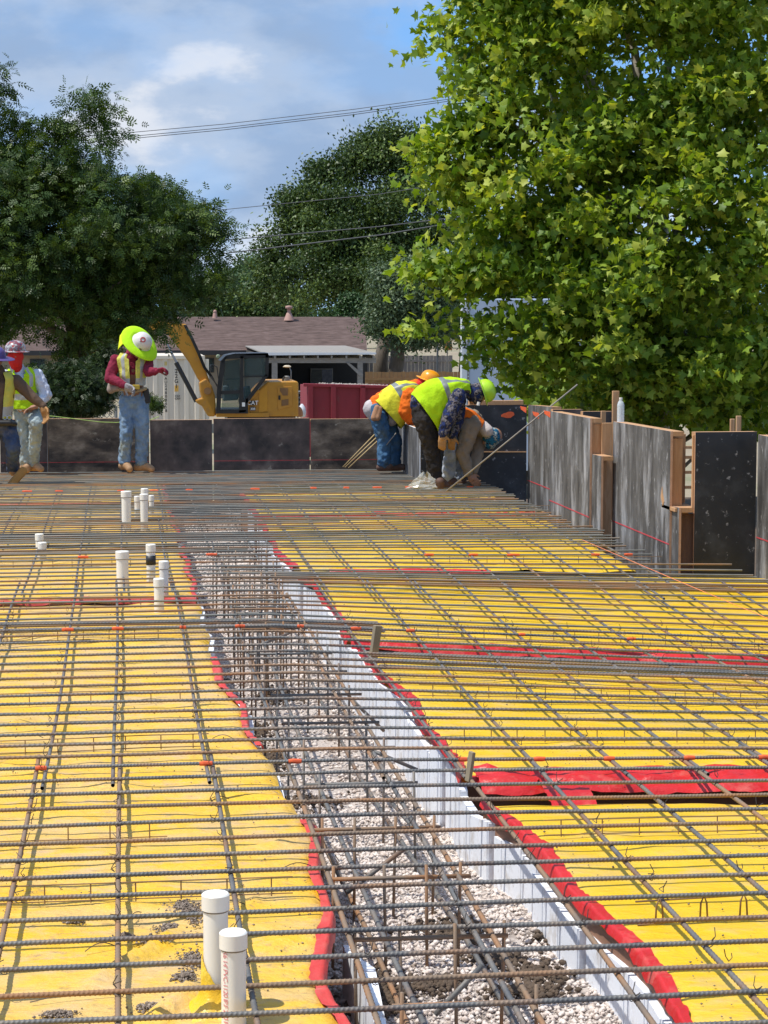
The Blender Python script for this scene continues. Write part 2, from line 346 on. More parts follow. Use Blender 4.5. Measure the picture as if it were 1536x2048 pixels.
# crumpled red plastic draped over the cross trenches
def crumple(label, x0, x1, yc, w, seed, zoff=.0, amp=.05, skew=.05):
    nx = int((x1-x0)/.03); ny = 20; a, b = np.meshgrid(np.linspace(x0, x1, nx), np.linspace(-1, 1, ny))
    ww = w*(1+.9*fbm(a*1.7, a*0, seed, 3)); Y = yc+b*ww*.5+.12*fbm(a*2.2, a*0, seed+3, 3)-skew*(a-1.4)
    Z = deckz(a, Y)-.088+zoff+amp*np.abs(fbm(a*4.5+b, Y*14, seed+5, 5))*2.0-.05*np.clip(-b, 0, 1)**2
    i = (np.arange(ny-1)[:, None]*nx+np.arange(nx-1)[None, :]).ravel()
    o = fastmesh('red_plastic_strip', np.stack([a, Y, Z], -1).reshape(-1, 3), np.stack([i, i+1, i+nx+1, i+nx], 1), M['red'], smooth=True)
    tag(o, label, 'plastic strip'); return o
crumple('wide crumpled red plastic lying along the open cross trench, nearest of the red strips', 1.5, 6.2, 8.42, .26, 40, .008, .06)
crumple('red plastic strip along the second cross trench beside the short wooden stub', 1.38, 6.2, 12.28, .13, 50, .0, .03)
crumple('thin short red plastic strip on the right sheets level with the middle form post', 1.6, 2.9, 15.76, .10, 60, .002, .015)
crumple('narrow torn red strip hanging down the white foam at the open cross trench', 1.75, 1.95, 8.3, .5, 70, .0, .05, 0)
def flatred(label, pts, Yc=None):
    t = MB(); z = .008
    V = []
    for (px, py) in pts:
        p = PZ(px, py, -.095); V.append((p.x, p.y, float(sheetz(p.x, p.y))+z))
    # subdivided patch
    c = sum((Vector(v) for v in V), Vector())/len(V)
    t.add(V+[tuple(c)], [(i, (i+1) % len(V), len(V)) for i in range(len(V))])
    o = t.build('red_tape_patch', M['red'], smooth=False)
    s = o.modifiers.new('sub', 'SUBSURF'); s.subdivision_type = 'SIMPLE'; s.levels = s.render_levels = 3
    for v in o.data.vertices: pass
    return tag(o, label, 'tape patch')

# gravel in the long trench
GZ = [(3, -.40), (5.5, -.40), (6.5, -.36), (7.5, -.39), (8.6, -.46), (10, -.52), (25, -.54)]
def gz(X, Y): return interp(Y, GZ)+.05*fbm(X*2.2, Y*2.2, 21, 4)
nx, ny = 60, 700
a, b = np.meshgrid(np.linspace(.30, 1.66, nx), np.linspace(3, 25, ny))
Zg = gz(a, b)+.02*fbm(a*14, b*14, 23, 3)
i = (np.arange(ny-1)[:, None]*nx+np.arange(nx-1)[None, :]).ravel()
o = fastmesh('trench_bed', np.stack([a, b, Zg], -1).reshape(-1, 3), np.stack([i, i+1, i+nx+1, i+nx], 1), M['gravel'], smooth=False); o['kind'] = 'structure'
def stones(name, n, sampler, size, m, kind=True, flat=.75):
    base = np.array([[1, 0, 0], [-1, 0, 0], [0, 1, 0], [0, -1, 0], [0, 0, 1], [0, 0, -1]], float)
    T = np.array([[0, 2, 4], [2, 1, 4], [1, 3, 4], [3, 0, 4], [2, 0, 5], [1, 2, 5], [3, 1, 5], [0, 3, 5]])
    P = sampler(n); n = len(P); s = size[0]+(size[1]-size[0])*rng.random(n)**2
    V = base[None]*(.7+.6*rng.random((n, 6, 1)))*s[:, None, None]; V[:, :, 2] *= flat
    th = rng.random(n)*6.28; ph = rng.random(n)*.9-.45; c, s_ = np.cos(th), np.sin(th)
    x = V[:, :, 0]*c[:, None]-V[:, :, 1]*s_[:, None]; y = V[:, :, 0]*s_[:, None]+V[:, :, 1]*c[:, None]; z = V[:, :, 2]
    y2 = y*np.cos(ph)[:, None]-z*np.sin(ph)[:, None]; z2 = y*np.sin(ph)[:, None]+z*np.cos(ph)[:, None]
    V = np.stack([x, y2, z2], -1)+P[:, None, :]
    TT = (T[None]+(np.arange(n)*6)[:, None, None]).reshape(-1, 3)
    o = fastmesh(name, V.reshape(-1, 3), TT, m); o['kind'] = 'stuff'; return o
def trench_s(ymax, ymin=4):
    def f(n):
        Y = ymin+(ymax-ymin)*rng.random(n); X = .45+1.14*rng.random(n); return np.stack([X, Y, gz(X, Y)+.006], 1)
    return f
M['stone'] = mat('pale_stone', [(.26, .20, .15), (.56, .47, .41), (.70, .62, .56), (.80, .74, .69)], 38,  .95, .3, 60)
o = stones('gravel', 30000, trench_s(9.5), (.003, .016), M['stone']); tag(o, 'pale crushed stone in the near part of the trench', 'gravel')
o = stones('gravel', 15000, trench_s(24, 9.5), (.008, .02), M['stone']); tag(o, 'pale crushed stone in the far part of the trench', 'gravel')
def clumps(cs):
    def f(n):
        k = rng.integers(0, len(cs), n); c = np.array(cs)[k]; an = rng.random(n)*6.28; r = np.abs(rng.normal(0, .55, n))
        X = c[:, 0]+np.cos(an)*r*c[:, 2]; Y = c[:, 1]+np.sin(an)*r*c[:, 3]; Z = c[:, 4]+.012*np.exp(-r*r*2)*rng.random(n); return np.stack([X, Y, Z], 1)
    return f
def pz(px, py, z): p = PZ(px, py, z); return p.x, p.y
cs = []
for px, py, a_, b_ in [(900, 1870, .16, .16), (1080, 1970, .10, .14), (1120, 1880, .08, .10), (760, 1990, .10, .2), (620, 1560, .16, .18), (520, 1420, .10, .3), (740, 2030, .1, .1), (860, 1990, .1, .08), (560, 1350, .15, .3), (1000, 1930, .12, .1), (1050, 2000, .14, .08), (540, 1470, .1, .25)]:
    x, y = pz(px, py, -.38); cs.append((x, y, a_, b_, float(gz(x, y))+.012))
o = stones('soil_clods', 5000, clumps(cs), (.005, .02), M['soil']); tag(o, 'dark soil clods scattered over the pale trench stone', 'soil')
cs = []
for px, py, a_, b_ in [(365, 1818, .055, .10), (340, 1850, .05, .05), (385, 1835, .03, .12), (385, 1925, .05, .12), (370, 1960, .035, .05), (305, 2022, .04, .03), (115, 2036, .05, .03), (145, 1838, .03, .03), (300, 1885, .06, .03), (250, 1870, .03, .02)]:
    x, y = pz(px, py, -.09); cs.append((x, y, a_, b_, float(sheetz(x, y, 1.25))+.004))
M['grit'] = mat('grey_grit', [(.08, .06, .045), (.20, .155, .12), (.42, .35, .29)], 90, .95)
o = stones('grit', 5200, clumps(cs), (.002, .0075), M['grit']); tag(o, 'grey grit spilled on the yellow sheet beside the two tall pipes', 'grit')
def crumbs(n):
    Y = 4.5+11*rng.random(n)**1.5; X = -1.2+2.0*rng.random(n)*1.0+(rng.random(n) < .4)*2.2
    k = (fbm(X*2, Y*2, 91, 3) > .0) & ~((X > XL(Y)-.02) & (X < XR(Y)+.02)); X, Y = X[k], Y[k]
    return np.stack([X, Y, sheetz(X, Y)+.006], 1)
o = stones('grit', 5500, crumbs, (.0018, .0055), M['grit']); tag(o, 'fine dark crumbs sprinkled over the yellow sheets', 'grit')

# white foam boards along the trench
def foam(label, y0, y1, side, top, lean=0, x=None, thick=.035, step=.25, top2=None, bot=-.64):
    ym = (y0+y1)/2; fx = (lambda Y: float(XR(Y))-.006) if side == 'R' else (lambda Y: float(XL(Y))+.035)
    if x is not None: fx = lambda Y: x
    mb = MB(); y = y0; sgn = -1 if side == 'R' else 1
    top2 = top if top2 is None else top2
    while y < y1-.02:
        ye = min(y+step, y1); g_ = .007
        if random.random() < .22: ch_ = random.uniform(.02, .06)
        else: ch_ = 0
        za = top+(top2-top)*(y-y0)/(y1-y0)+random.uniform(-.012, .008)-ch_*random.random(); zb = top+(top2-top)*(ye-y0)/(y1-y0)+random.uniform(-.012, .008)-ch_*random.random()
        jx = .018*math.sin(y0*7.3); xa, xb = fx(y)+jx*(y-y0)-.008*(1+math.sin(y0*5)), fx(ye)+jx*(ye-y0)-.008*(1+math.sin(y0*5))
        la, lb = lean*(za-bot), lean*(zb-bot)
        V = [(xa, y+g_, bot), (xb, ye-g_, bot), (xb+sgn*-thick, ye-g_, bot), (xa+sgn*-thick, y+g_, bot),
             (xa+la, y+g_, za), (xb+lb, ye-g_, zb), (xb+lb+sgn*-thick, ye-g_, zb), (xa+la+sgn*-thick, y+g_, za)]
        mb.add(V, [(0, 1, 2, 3), (4, 7, 6, 5), (0, 4, 5, 1), (1, 5, 6, 2), (2, 6, 7, 3), (3, 7, 4, 0)])
        # core, set back so the score line reads as a groove
        V2 = [(v[0]+(-sgn)*.006 if k in (0, 1, 4, 5) else v[0], v[1]+(-g_-.001 if k in (0, 3, 4, 7) else g_+.001)*1.0, v[2]-.004) for k, v in enumerate(V)]
        mb.add(V2, [(0, 1, 2, 3), (4, 7, 6, 5), (0, 4, 5, 1), (1, 5, 6, 2), (2, 6, 7, 3), (3, 7, 4, 0)])
        y = ye
    return tag(mb.build('foam_board', M['foam']), label, 'foam board', 'white foam boards lining the gravel trench')
fy = 4.2; desc = ['reaching the bottom edge of the picture', 'low and chipped by drooping red tape', 'by the small dark hole in the gravel', 'just below the open cross trench',
    'with the narrow red ribbon on it', 'beside the leaning blue steel strip', 'level with the two wooden stubs', 'just below the short wooden stub', 'clean, by the red tape knot',
    'under the red tape crossing', 'far along, beside the middle rebar band', 'far along, just past the middle rebar band', 'deep in the dense far rebar', 'farthest along before the workers', 'last, by the plywood wall', 'past the last', 'end']
for k in range(14):
    L_ = [1.15, 1.2, .72, .62, 1.2, 1.22, 1.2, 1.2, 1.25, 1.3, 1.5, 1.6, 1.7, 2.2][k]
    tp = [-.135, -.15, -.19, -.16, -.125, -.12, -.125, -.12, -.13, -.12, -.12, -.12, -.12, -.12][k]; t2 = [-.12, -.20, -.18, -.19, -.13, -.15, -.11, -.12, -.1, -.12, -.12, -.12, -.12, -.12][k]
    foam('white foam board on right trench side, '+desc[k], fy, fy+L_-.025, 'R', tp+float(deckz(1.4, fy)), top2=t2+float(deckz(1.4, fy)))
    fy += L_
foam('grey shaded foam board standing on the left trench side near the tall pipes', 5.35, 5.85, 'L', -.17, x=.74, top2=-.06)
foam('small pointed foam piece leaning on the left trench edge', 5.95, 6.5, 'L', -.10, x=.735, top2=-.20, lean=.02)
foam('thin white foam strip on the left trench side behind the dark hollow', 8.9, 10.6, 'L', -.17, top2=-.13)
foam('small blue-grey foam wedge at the left trench edge below the dark hollow', 8.35, 8.75, 'L', -.20, x=.67, top2=-.12)
foam('white foam board on the far left trench side by the capped pipes', 12.0, 15.8, 'L', -.12)
foam('white foam board on the left trench side deep in the far rebar', 17.8, 21.5, 'L', -.12)
# ---------------------------------------------------------------- reinforcement
def ribbed(x0, x1, r, pitch, fy_, fz, n=7, slant=.006, along='X', seed=0):
    """one deformed bar as a mesh with raised slanted ribs"""
    L = x1-x0; k = max(4, int(L/pitch)); s = np.repeat(np.arange(k), 3)+np.tile([0, .62, .80], k); s = np.append(s, k)*(L/k)+x0
    rr = np.append(np.tile([1.0, 1.0, 1.20], k), 1.0)*r
    th = np.arange(n)*2*math.pi/n
    A = s[:, None]+slant*np.sin(th)[None, :]
    yy = fy_(s)[:, None]+rr[:, None]*np.cos(th)[None]; zz = fz(s)[:, None]+rr[:, None]*np.sin(th)[None]
    V = np.stack([A, yy, zz], -1) if along == 'X' else np.stack([yy, A, zz], -1)
    m_ = len(s); i = np.arange(m_-1)[:, None]*n; j = np.arange(n)[None]; j2 = (j+1) % n
    Q = np.stack([i+j, i+j2, i+n+j2, i+n+j], -1).reshape(-1, 4)
    if along == 'X': Q = Q[:, ::-1]
    return V.reshape(-1, 3), Q
def plain(x0, x1, r, fy_, fz, n=6, step=.25, along='X'):
    s = np.linspace(x0, x1, max(3, int((x1-x0)/step))); th = np.arange(n)*2*math.pi/n
    A = np.repeat(s[:, None], n, 1); yy = fy_(s)[:, None]+r*np.cos(th)[None]; zz = fz(s)[:, None]+r*np.sin(th)[None]
    V = np.stack([A, yy, zz], -1) if along == 'X' else np.stack([yy, A, zz], -1)
    i = np.arange(len(s)-1)[:, None]*n; j = np.arange(n)[None]; j2 = (j+1) % n
    Q = np.stack([i+j, i+j2, i+n+j2, i+n+j], -1).reshape(-1, 4)
    return V.reshape(-1, 3), (Q[:, ::-1] if along == 'X' else Q)
mat_t = thing('rebar_mat', 'large steel reinforcing mat of tied crossing bars over the yellow sheets and trench', 'rebar mat', (0, 5, 0))
def xend(Y): # right end of a cross bar: the form wall stands there
    if Y > 18: return 4.12+random.uniform(-.05, .05)
    if Y > 15.75: return 4.26+random.uniform(-.05, .05)
    if Y > 15.0: return 4.85+random.uniform(-.03, .03)
    return 6.2
RB = .0078
bars = []
ys = []; y = 4.35
while y < 24.9:
    ys.append(y); y += (.238+random.uniform(-.014, .014)) if y < 16.5 else (.178+random.uniform(-.02, .02))
extra = [(11.0+.11*i, 1.3+.1*random.random(), None) for i in range(5)] + [(14.45+.10*i, 1.0+.2*random.random(), None) for i in range(7)] + \
        [(17.3+.12*i, -6, None) for i in range(6)] + [(16.35+.10*i, -6, 1.0) for i in range(4)] + [(20.2+.13*i, -6, None) for i in range(5)] + [(23.1+.15*i, -6, None) for i in range(9)] + \
        [(12.3+.12*i, -6, 1.6) for i in range(4)] + [(18.7+.14*i, -6, 2.0) for i in range(4)]
def addbar(Y, x0=None, x1=None, dz=0):
    lo = .245*0; X0 = -.0618*Y-.3*0-1.7 if x0 is None else x0; X1 = min(.325*Y+1.7, xend(Y)) if x1 is None else x1
    if Y > 15: X1 = xend(Y) if x1 is None else x1; X0 = -4.5 if x0 is None else x0
    a1, a2, ph = random.uniform(-.006, .006), random.uniform(-.004, .004), random.uniform(0, 6)
    dy = random.uniform(-.012, .012)
    fy_ = lambda s: Y+a1*np.sin(s*1.1+ph)+dy*(s/3)-.04*S(Y)*np.clip(s-1.2, 0, 9)
    fz = lambda s: deckz(s, Y)+a2*np.sin(s*1.7+ph)+dz
    if Y < 12.5: V, Q = ribbed(X0, X1, RB, .014 if Y < 8.5 else .022, fy_, fz, n=6 if Y < 8 else 5)
    else: V, Q = plain(X0, X1, RB, fy_, fz)
    mm = M['rebar_rust'] if random.random() < .28 else (M['rebar'] if Y < 12.5 else M['rebar_far'])
    o = fastmesh('cross_bar', V, Q, mm, mat_t, smooth=True)
    return (Y, fy_, fz)
for y in ys: bars.append(addbar(y))
for y, a_, b_ in extra: addbar(y+random.uniform(-.015, .015), a_, b_, -.018)
# lengthwise bars, lapped in pieces
LX = [-4.2, -3.85, -3.5, -3.15, -2.8, -2.45, -2.1, -1.76, -1.42, -1.08, -.73, -.37, -.04, .33, .69, 1.04, 1.41, 1.75, 2.09, 2.44, 2.79, 3.14, 3.49, 3.84, 4.1, 4.55, 4.9, 5.25]
for X in LX:
    top = 24.7 if X < 4.0 else (20 if X < 4.2 else 14.9)
    if X > 4.2: y0 = 7
    y0 = 3.9; first = True
    cut = 8.4 if X < 4.2 else 9
    for (a_, b_) in ((3.9, 8.75), (8.15, 14.6), (14.0, 19.3), (18.8, 24.75)):
        b_ = min(b_, top)
        if a_ >= b_: continue
        off = random.choice((-1, 1))*.011+random.uniform(-.012, .012); a1, ph = random.uniform(.004, .011), random.uniform(0, 6)
        sl = random.uniform(-.003, .003)
        if X < -.2 and a_ > 8: sl += 0
        fx = lambda s: X+off+a1*np.sin(s*.8+ph)+sl*(s-a_)
        fz = lambda s: deckz(X, s)-.0165+.002*np.sin(s*2+ph)
        if a_ < 5: V, Q = ribbed(a_, b_, .0085, .028, fx, fz, n=6, along='Y')
        else: V, Q = plain(a_, b_, .0085, fx, fz, along='Y')
        fastmesh('long_bar', V, Q, M['rebar_rust'] if random.random() < .3 else M['rebar'], mat_t, smooth=True)
# bars of the trench cage below the mat
cage = thing('trench_rebar_cage', 'steel cage of stirrups and low bars inside the gravel trench', 'rebar cage', (1, 6, -.2))
for X, z, r in ((.80, -.05, .0085), (1.13, -.045, .0085), (.84, -.30, .009), (1.18, -.30, .009)):
    a1, ph = random.uniform(.008, .02), random.uniform(0, 6)
    V, Q = ribbed(4.2, 14, r, .03, (lambda s: X+a1*np.sin(s*.7+ph)), (lambda s: z+.012*np.sin(s+ph)-.15*np.clip((s-7)/3, 0, 1)*(z < -.1)), n=6, along='Y')
    fastmesh('cage_bar', V, Q, M['rebar_rust'] if random.random() < .5 else M['rebar'], cage, smooth=True)
y = 4.9
while y < 17:
    xs = [.76, 1.16] if random.random() < .65 else [.72, .86, 1.02, 1.14]
    if 12 < y < 15: xs = [.74, .86, .97, 1.08]
    yy = y+random.uniform(-.05, .05); zb = float(gz(1, yy))+.0
    mb = MB()
    for x in xs:
        x += random.uniform(-.03, .03); mb.tube([(x, yy+random.uniform(-.01, .01), .012), (x+random.uniform(-.01, .01), yy+random.uniform(-.03, .03), zb-.02)], .0062, 6)
    mb.tube([(xs[0]-.035, yy, -.03), (xs[-1]+.035, yy+.0, -.035)], .0075, 6)
    mb.build('stirrup', M['rebar_rust'] if random.random() < .5 else M['rebar'], cage, smooth=True)
    y += random.uniform(.5, .75) if y < 11.5 else random.uniform(.28, .4)
for (a_, za, b_, zb) in (((694, 1785), -.20, (812, 1695), -.04), ((870, 2030), -.24, (965, 1930), -.10), ((700, 1395), -.06, (768, 1462), -.25), ((730, 1495), -.1, (835, 1540), -.2), ((770, 1590), -.18, (840, 1670), -.04), ((520, 1290), -.05, (590, 1262), -.05)):
    p, q = PZ(*a_, za), PZ(*b_, zb); mb = MB(); mb.tube([p, q], .009, 7); mb.build('diagonal_bar', M['rebar'], cage, smooth=True)

# tie wires at crossings (shared meshes), orange paint marks
def wiremesh(k):
    random.seed(100+k); mb = MB(); r = .0016
    pts = [Vector((math.cos(t)*.014*(1 if k % 2 else -1), math.sin(t)*.015, .004*math.sin(2*t)-.006)) for t in np.linspace(0, 6.5, 12)]
    mb.tube(pts, r, 4)
    a = Vector((.004, -.012, .008)); mb.tube([a, a+Vector((random.uniform(-.01, .01), -.004, .014)), a+Vector((random.uniform(-.02, .02), .006, .03+.012*random.random()))], r, 4)
    mb.tube([a, a+Vector((random.uniform(-.02, .02), -.01, .008)), a+Vector((random.uniform(-.03, .03), -.02, .012+.01*random.random()))], r, 4)
    me = raw('tie_wire', mb.V, mb.F, M['wire'], mat_t); d = me.data; bpy.data.objects.remove(me); return d
WM = [wiremesh(k) for k in range(5)]; random.seed(11)
cand = []
for (Y, fy_, fz) in bars:
    for X in LX:
        if -.062*Y-.7 < X < .33*Y+.5 and (X < 4.2 or Y < 15) and Y < 17: cand.append((Y, X, float(fz(np.array([X]))[0])))
cand = [c for c in cand if random.random() < .62][:290]
for (Y, X, z) in cand:
    o = bpy.data.objects.new('tie_wire', random.choice(WM)); link(o, mat_t); o.location = (X+random.uniform(-.01, .01), Y, z); o.rotation_euler = (0, 0, random.choice((0, 3.14))+random.uniform(-.5, .5))
mb = MB(); mb.tube([(-.028, 0, 0), (-.01, 0, .001), (.01, 0, 0), (.028, 0, 0)], [.0088, .0105, .0102, .0088], 9)
mk = raw('paint_mark', mb.V, mb.F, M['orange'], mat_t); mkd = mk.data; bpy.data.objects.remove(mk)
for yrow in (8.45, 12.15, 16.1, 22.2):
    bb = min(bars, key=lambda q: abs(q[0]-yrow))
    for X in LX:
        if X < -2.2 or X > 4.3 or random.random() < (.12 if yrow < 15 else .45): continue
        o = bpy.data.objects.new('paint_mark', mkd); link(o, mat_t); o.location = (X+random.uniform(-.02, .03), float(bb[1](np.array([X]))[0]), float(bb[2](np.array([X]))[0]))
        s_ = random.uniform(.7, 1.3)*(1 if yrow < 15 else 1.5); o.scale = (s_, 1.06, 1.06)

# slab bolsters: long wire chairs under the mat
legd = None
def bolster(label, x0, x1, Y, step=.155, tilt=0, zt=-.018):
    global legd
    t = thing('slab_bolster', label, 'rebar support', ((x0+x1)/2, Y, -.09), 'wire supports under the mat')
    n = max(2, int((x1-x0)/.3)); P = lambda s, dz: (s, Y+tilt*(s-x0), float(deckz(s, Y))+dz)
    for nm, z in (('top_wire', zt), ('bottom_wire', zt-.058)):
        mb = MB(); mb.tube([P(s, z+random.uniform(-.002, .002)) for s in np.linspace(x0, x1, n+1)], .0024, 5); mb.build(nm, M['bolster'], t)
    if legd is None:
        mb = MB(); mb.tube([(0, 0, 0), (0, 0, -.03), (0, -.004, -.066)], .0026, 5); l0 = raw('leg', mb.V, mb.F, M['bolster']); legd = l0.data; bpy.data.objects.remove(l0)
    s = x0+.07
    while s < x1:
        o = bpy.data.objects.new('leg', legd); link(o, t); o.location = P(s+random.uniform(-.006, .006), zt); s += step
def bl(label, xa, xb, y, **k):
    a = PZ(xa, y, -.02); b = PZ(xb, y, -.02); bolster(label, a.x, b.x, (a.y+b.y)/2, **k)
bl('nearest wire bolster on the dusty left sheet, ending at the red tape edge', -230, 590, 1768)
bl('wire bolster on the left sheet between the two nearest left supports', -150, 335, 1652)
bl('wire bolster crossing the left sheet just below the orange marks', -120, 420, 1480, tilt=.05)
bl('wire bolster on the left sheet above the orange marks', -90, 410, 1385)
bl('far wire bolster on the left sheet near the round capped pipe', -60, 330, 1200)
bl('wire bolster on the left sheet at the second row of orange marks', -60, 350, 1262)
bl('far wire bolster on the left sheet in front of the small low pipe', -30, 330, 1118)
bl('rusty wire bolster bridging the open cross trench', 1080, 1680, 1628)
bl('wire bolster on the right sheet above the thin red seam', 890, 1660, 1440, step=.13)
bl('wire bolster on the right sheet close below the grey bar bundle', 830, 1640, 1350)
bl('wire bolster on the right sheet above the red crossing strip', 800, 1640, 1232, step=.15)
bl('far wire bolster on the right sheet level with the middle form post', 800, 1500, 1103)
bl('wire bolster on the right sheet left of the grey form wall', 780, 1250, 1012)
# loose rusty wire chair on the nearest right sheet
t = thing('wire_chair', 'rusty wire high chair with hooped legs on the nearest right sheet', 'rebar support', tuple(PZ(1370, 1850, -.09)))
zz = float(sheetz(2.3, 6.6)); a = PZ(1275, 1850, -.09); b = PZ(1560, 1832, -.09)
mb = MB(); mb.tube([a, a.lerp(b, .5)+Vector((0, .01, .004)), b], .0035, 5); mb.build('base_wire', M['bolster'], t)
mb = MB(); mb.tube([a+Vector((0, .03, .07)), b+Vector((0, .03, .07))], .0035, 5); mb.build('top_wire', M['bolster'], t)
for u in (.15, .46, .74):
    p = a.lerp(b, u); mb = MB(); mb.tube([p+Vector((-.012, 0, 0)), p+Vector((-.010, 0, .06)), p+Vector((0, .0, .085)), p+Vector((.010, 0, .06)), p+Vector((.014, 0, 0))], .0035, 5); mb.build('hoop', M['bolster'], t, smooth=True)

# loose ends of wire lying on the sheets
for k, (px, py, L_, an) in enumerate([(420, 1815, .12, .1), (60, 2010, .3, .05), (250, 1850, .15, 1.2), (170, 1905, .1, .4), (560, 1745, .12, .3), (420, 1605, .09, .5), (425, 1480, .1, -.3), (30, 1480, .14, -.3)]):
    p = PZ(px, py, -.09); pts = [Vector((p.x+L_*u*math.cos(an), p.y+L_*u*math.sin(an), float(sheetz(p.x, p.y, 1.25))+.012+.02*math.sin(u*3))) for u in np.linspace(0, 1, 7)]
    mb = MB(); mb.tube(pts, .0017, 4); w = mb.build('loose_wire', M['wire'])
    tag(w, ['short wire end lying right of the tallest near pipe', 'long wire end lying at the lower left corner of the sheet', 'curled wire end on the dusty sheet left of the tall pipes', 'tiny wire end left of the grit patch', 'wire end by the nearest left bolster tip', 'wire end between the orange marks and the trench edge', 'twisted wire end near the end of a left bolster', 'wire end on the sheet at the far left edge'][k], 'wire')

# ---------------------------------------------------------------- PVC pipes
def pipe(label, X, Y, ztop, d, cap=True, wrap=False, coup=False, d_cap=1.13, caph=None, z0=-.12):
    t = thing('pvc_pipe', label, 'pipe', (X, Y, z0), 'white capped pipes rising through the rebar mat')
    r = d/2; n = 32; ch = caph or .047
    z0 = z0+float(deckz(X, Y))
    mb = MB(); mb.lathe([(r, z0), (r, ztop-.01), (0, ztop-.01)], (X, Y, 0), n); mb.build('pipe_body', M['pvc'], t, smooth=True).modifiers.new('e', 'EDGE_SPLIT')
    rc = r*d_cap
    mb = MB(); mb.lathe([(r, ztop-ch), (rc, ztop-ch), (rc, ztop-.004), (rc-.004, ztop), (0, ztop+.0015)], (X, Y, 0), n); mb.build('cap', M['pvc'], t, smooth=True).modifiers.new('e', 'EDGE_SPLIT')
    mb = MB(); mb.lathe([(r+.0012, ztop-ch-.005), (r+.0022, ztop-ch-.003), (r+.0022, ztop-ch+.001)], (X, Y, 0), n); mb.build('glue_line', M['pvc_joint'], t)
    if wrap:
        mb = MB(); mb.lathe([(r+.002, ztop-ch-.10), (r+.004, ztop-ch-.10), (r+.004, ztop-ch-.03), (r+.001, ztop-ch-.03)], (X, Y, 0), n); mb.build('black_wrap', M['black'], t, smooth=True)
    return t
pA = pipe('tallest near capped pipe with a yellow sheet collar, behind its shorter twin', .241, 5.62, .257, .0715)
pB = pipe('nearest capped pipe with red printed lettering at the bottom edge', .285, 5.50, .180, .0705)
fc = bpy.data.curves.new('lettering', 'FONT'); fc.body = "2X6 14' PVC-1120 IP.F 280 PSI @ 73F"; fc.size = .022; fc.extrude = .0002; fc.space_character = .88
fc.materials.append(M['print_red']); to = bpy.data.objects.new('lettering', fc)
# wrap the lettering along the pipe by placing it flat on its left front face, running downward
link(to, pB); an = R(228); nrm = Vector((math.cos(an), math.sin(an), 0)); xd = Vector((0, 0, -1)); yd = nrm.cross(xd)
mtx = Matrix((xd, yd, nrm)).transposed().to_4x4(); pos = Vector((.285, 5.50, .145))+nrm*.0358-yd*.008
to.rotation_euler = mtx.to_euler(); to.location = pos; to = text_mesh(to)
# sheet collar round the tall pipe
mb = MB(); pr = []
for k in range(25):
    an = 2*math.pi*k/24; pr.append(an)
V = []; Fc = []
for j, (rr, z) in enumerate(((.040, .01), (.043, -.02), (.05, -.05), (.09, -.085), (.14, -.098))):
    for k in range(24):
        an = 2*math.pi*k/24; zt = z+(.06*math.cos(an-2.9) if j == 0 else 0)+random.uniform(-.004, .004); w = rr*(1+.12*math.sin(an*5)*(j > 1))
        V.append((.241+w*math.cos(an), 5.62+w*math.sin(an), zt))
for j in range(4):
    for k in range(24): Fc.append((j*24+k, j*24+(k+1) % 24, (j+1)*24+(k+1) % 24, (j+1)*24+k))
o = raw('sheet_collar', V, Fc, M['yellow'], pA, smooth=True); s = o.modifiers.new('solid', 'SOLIDIFY'); s.thickness = .002
for lab, px, yt, yb, w, wr in [
    ('widest mid-distance capped pipe on the left sheet', 245, 1097, 1150, 27, 0), ('mid-distance capped pipe with a black wrapped base', 302, 1084, 1140, 20, 1),
    ('plain capped pipe standing behind the lowest of the mid-distance group', 328, 1118, 1168, 20, 0), ('lowest capped pipe in the picture of the mid-distance group', 318, 1153, 1196, 22, 0),
    ('tall wide capped pipe at the left of the far group', 253, 977, 1042, 21, 0), ('tall slim capped pipe in front of the far group', 288.5, 983, 1042, 17, 0),
    ('capped pipe whose top peeks above the slim one in the far group', 289.5, 972, 1015, 15, 0), ('short thin pipe between the two tall ones of the far group', 274.5, 987, 1020, 12, 0),
    ('short thin capped pipe at the right end of the far group', 303, 986, 1012, 11, 0), ('short capped pipe standing alone far left', 79, 1060, 1092, 17, 0), ('very low cap beside the lone far left pipe', 84.5, 1077, 1096, 18, 0)]:
    p = PZ(px, yb, 0); sc = F/p.y; zt = H-(yt+2-635)/sc; d = w/sc/1.12
    pipe(lab, p.x, p.y, zt, d, wrap=bool(wr), caph=.055)
# wooden stubs standing in the right sheet edge
for lab, px, yt, yb, w in (('short grey wooden stub beside the red strip crossing', 750, 1259, 1297, 16), ('small wooden stake stub in the red tape by the open cross trench', 938, 1526, 1558, 8)):
    p = PZ(px, yb, -.02); sc = F/p.y; zt = H-(yt-635)/sc; mb = MB(); mb.box(-w/sc/2, w/sc/2, -.015, .015, (-.11 if w > 10 else -.03), zt, rot=Matrix.Rotation(R(8), 3, 'Y') @ Matrix.Rotation(R(25), 3, 'Z'), at=(p.x-.0, p.y, 0))
    tag(mb.build('wooden_stub', mat('grey_wood', [(.30, .24, .15), (.22, .18, .12)], 8, .9, .2, 30), bevel=.002), lab, 'wooden stub')
# string line
a = PZ(1165, 1080, .06); b = PZ(1620, 1272, .06); mb = MB(); mb.tube([a, a.lerp(b, .5)-Vector((0, 0, .004)), b], .0022, 4); tag(mb.build('string_line', M['string']), 'thin orange mason string stretched low over the right side of the mat', 'string')
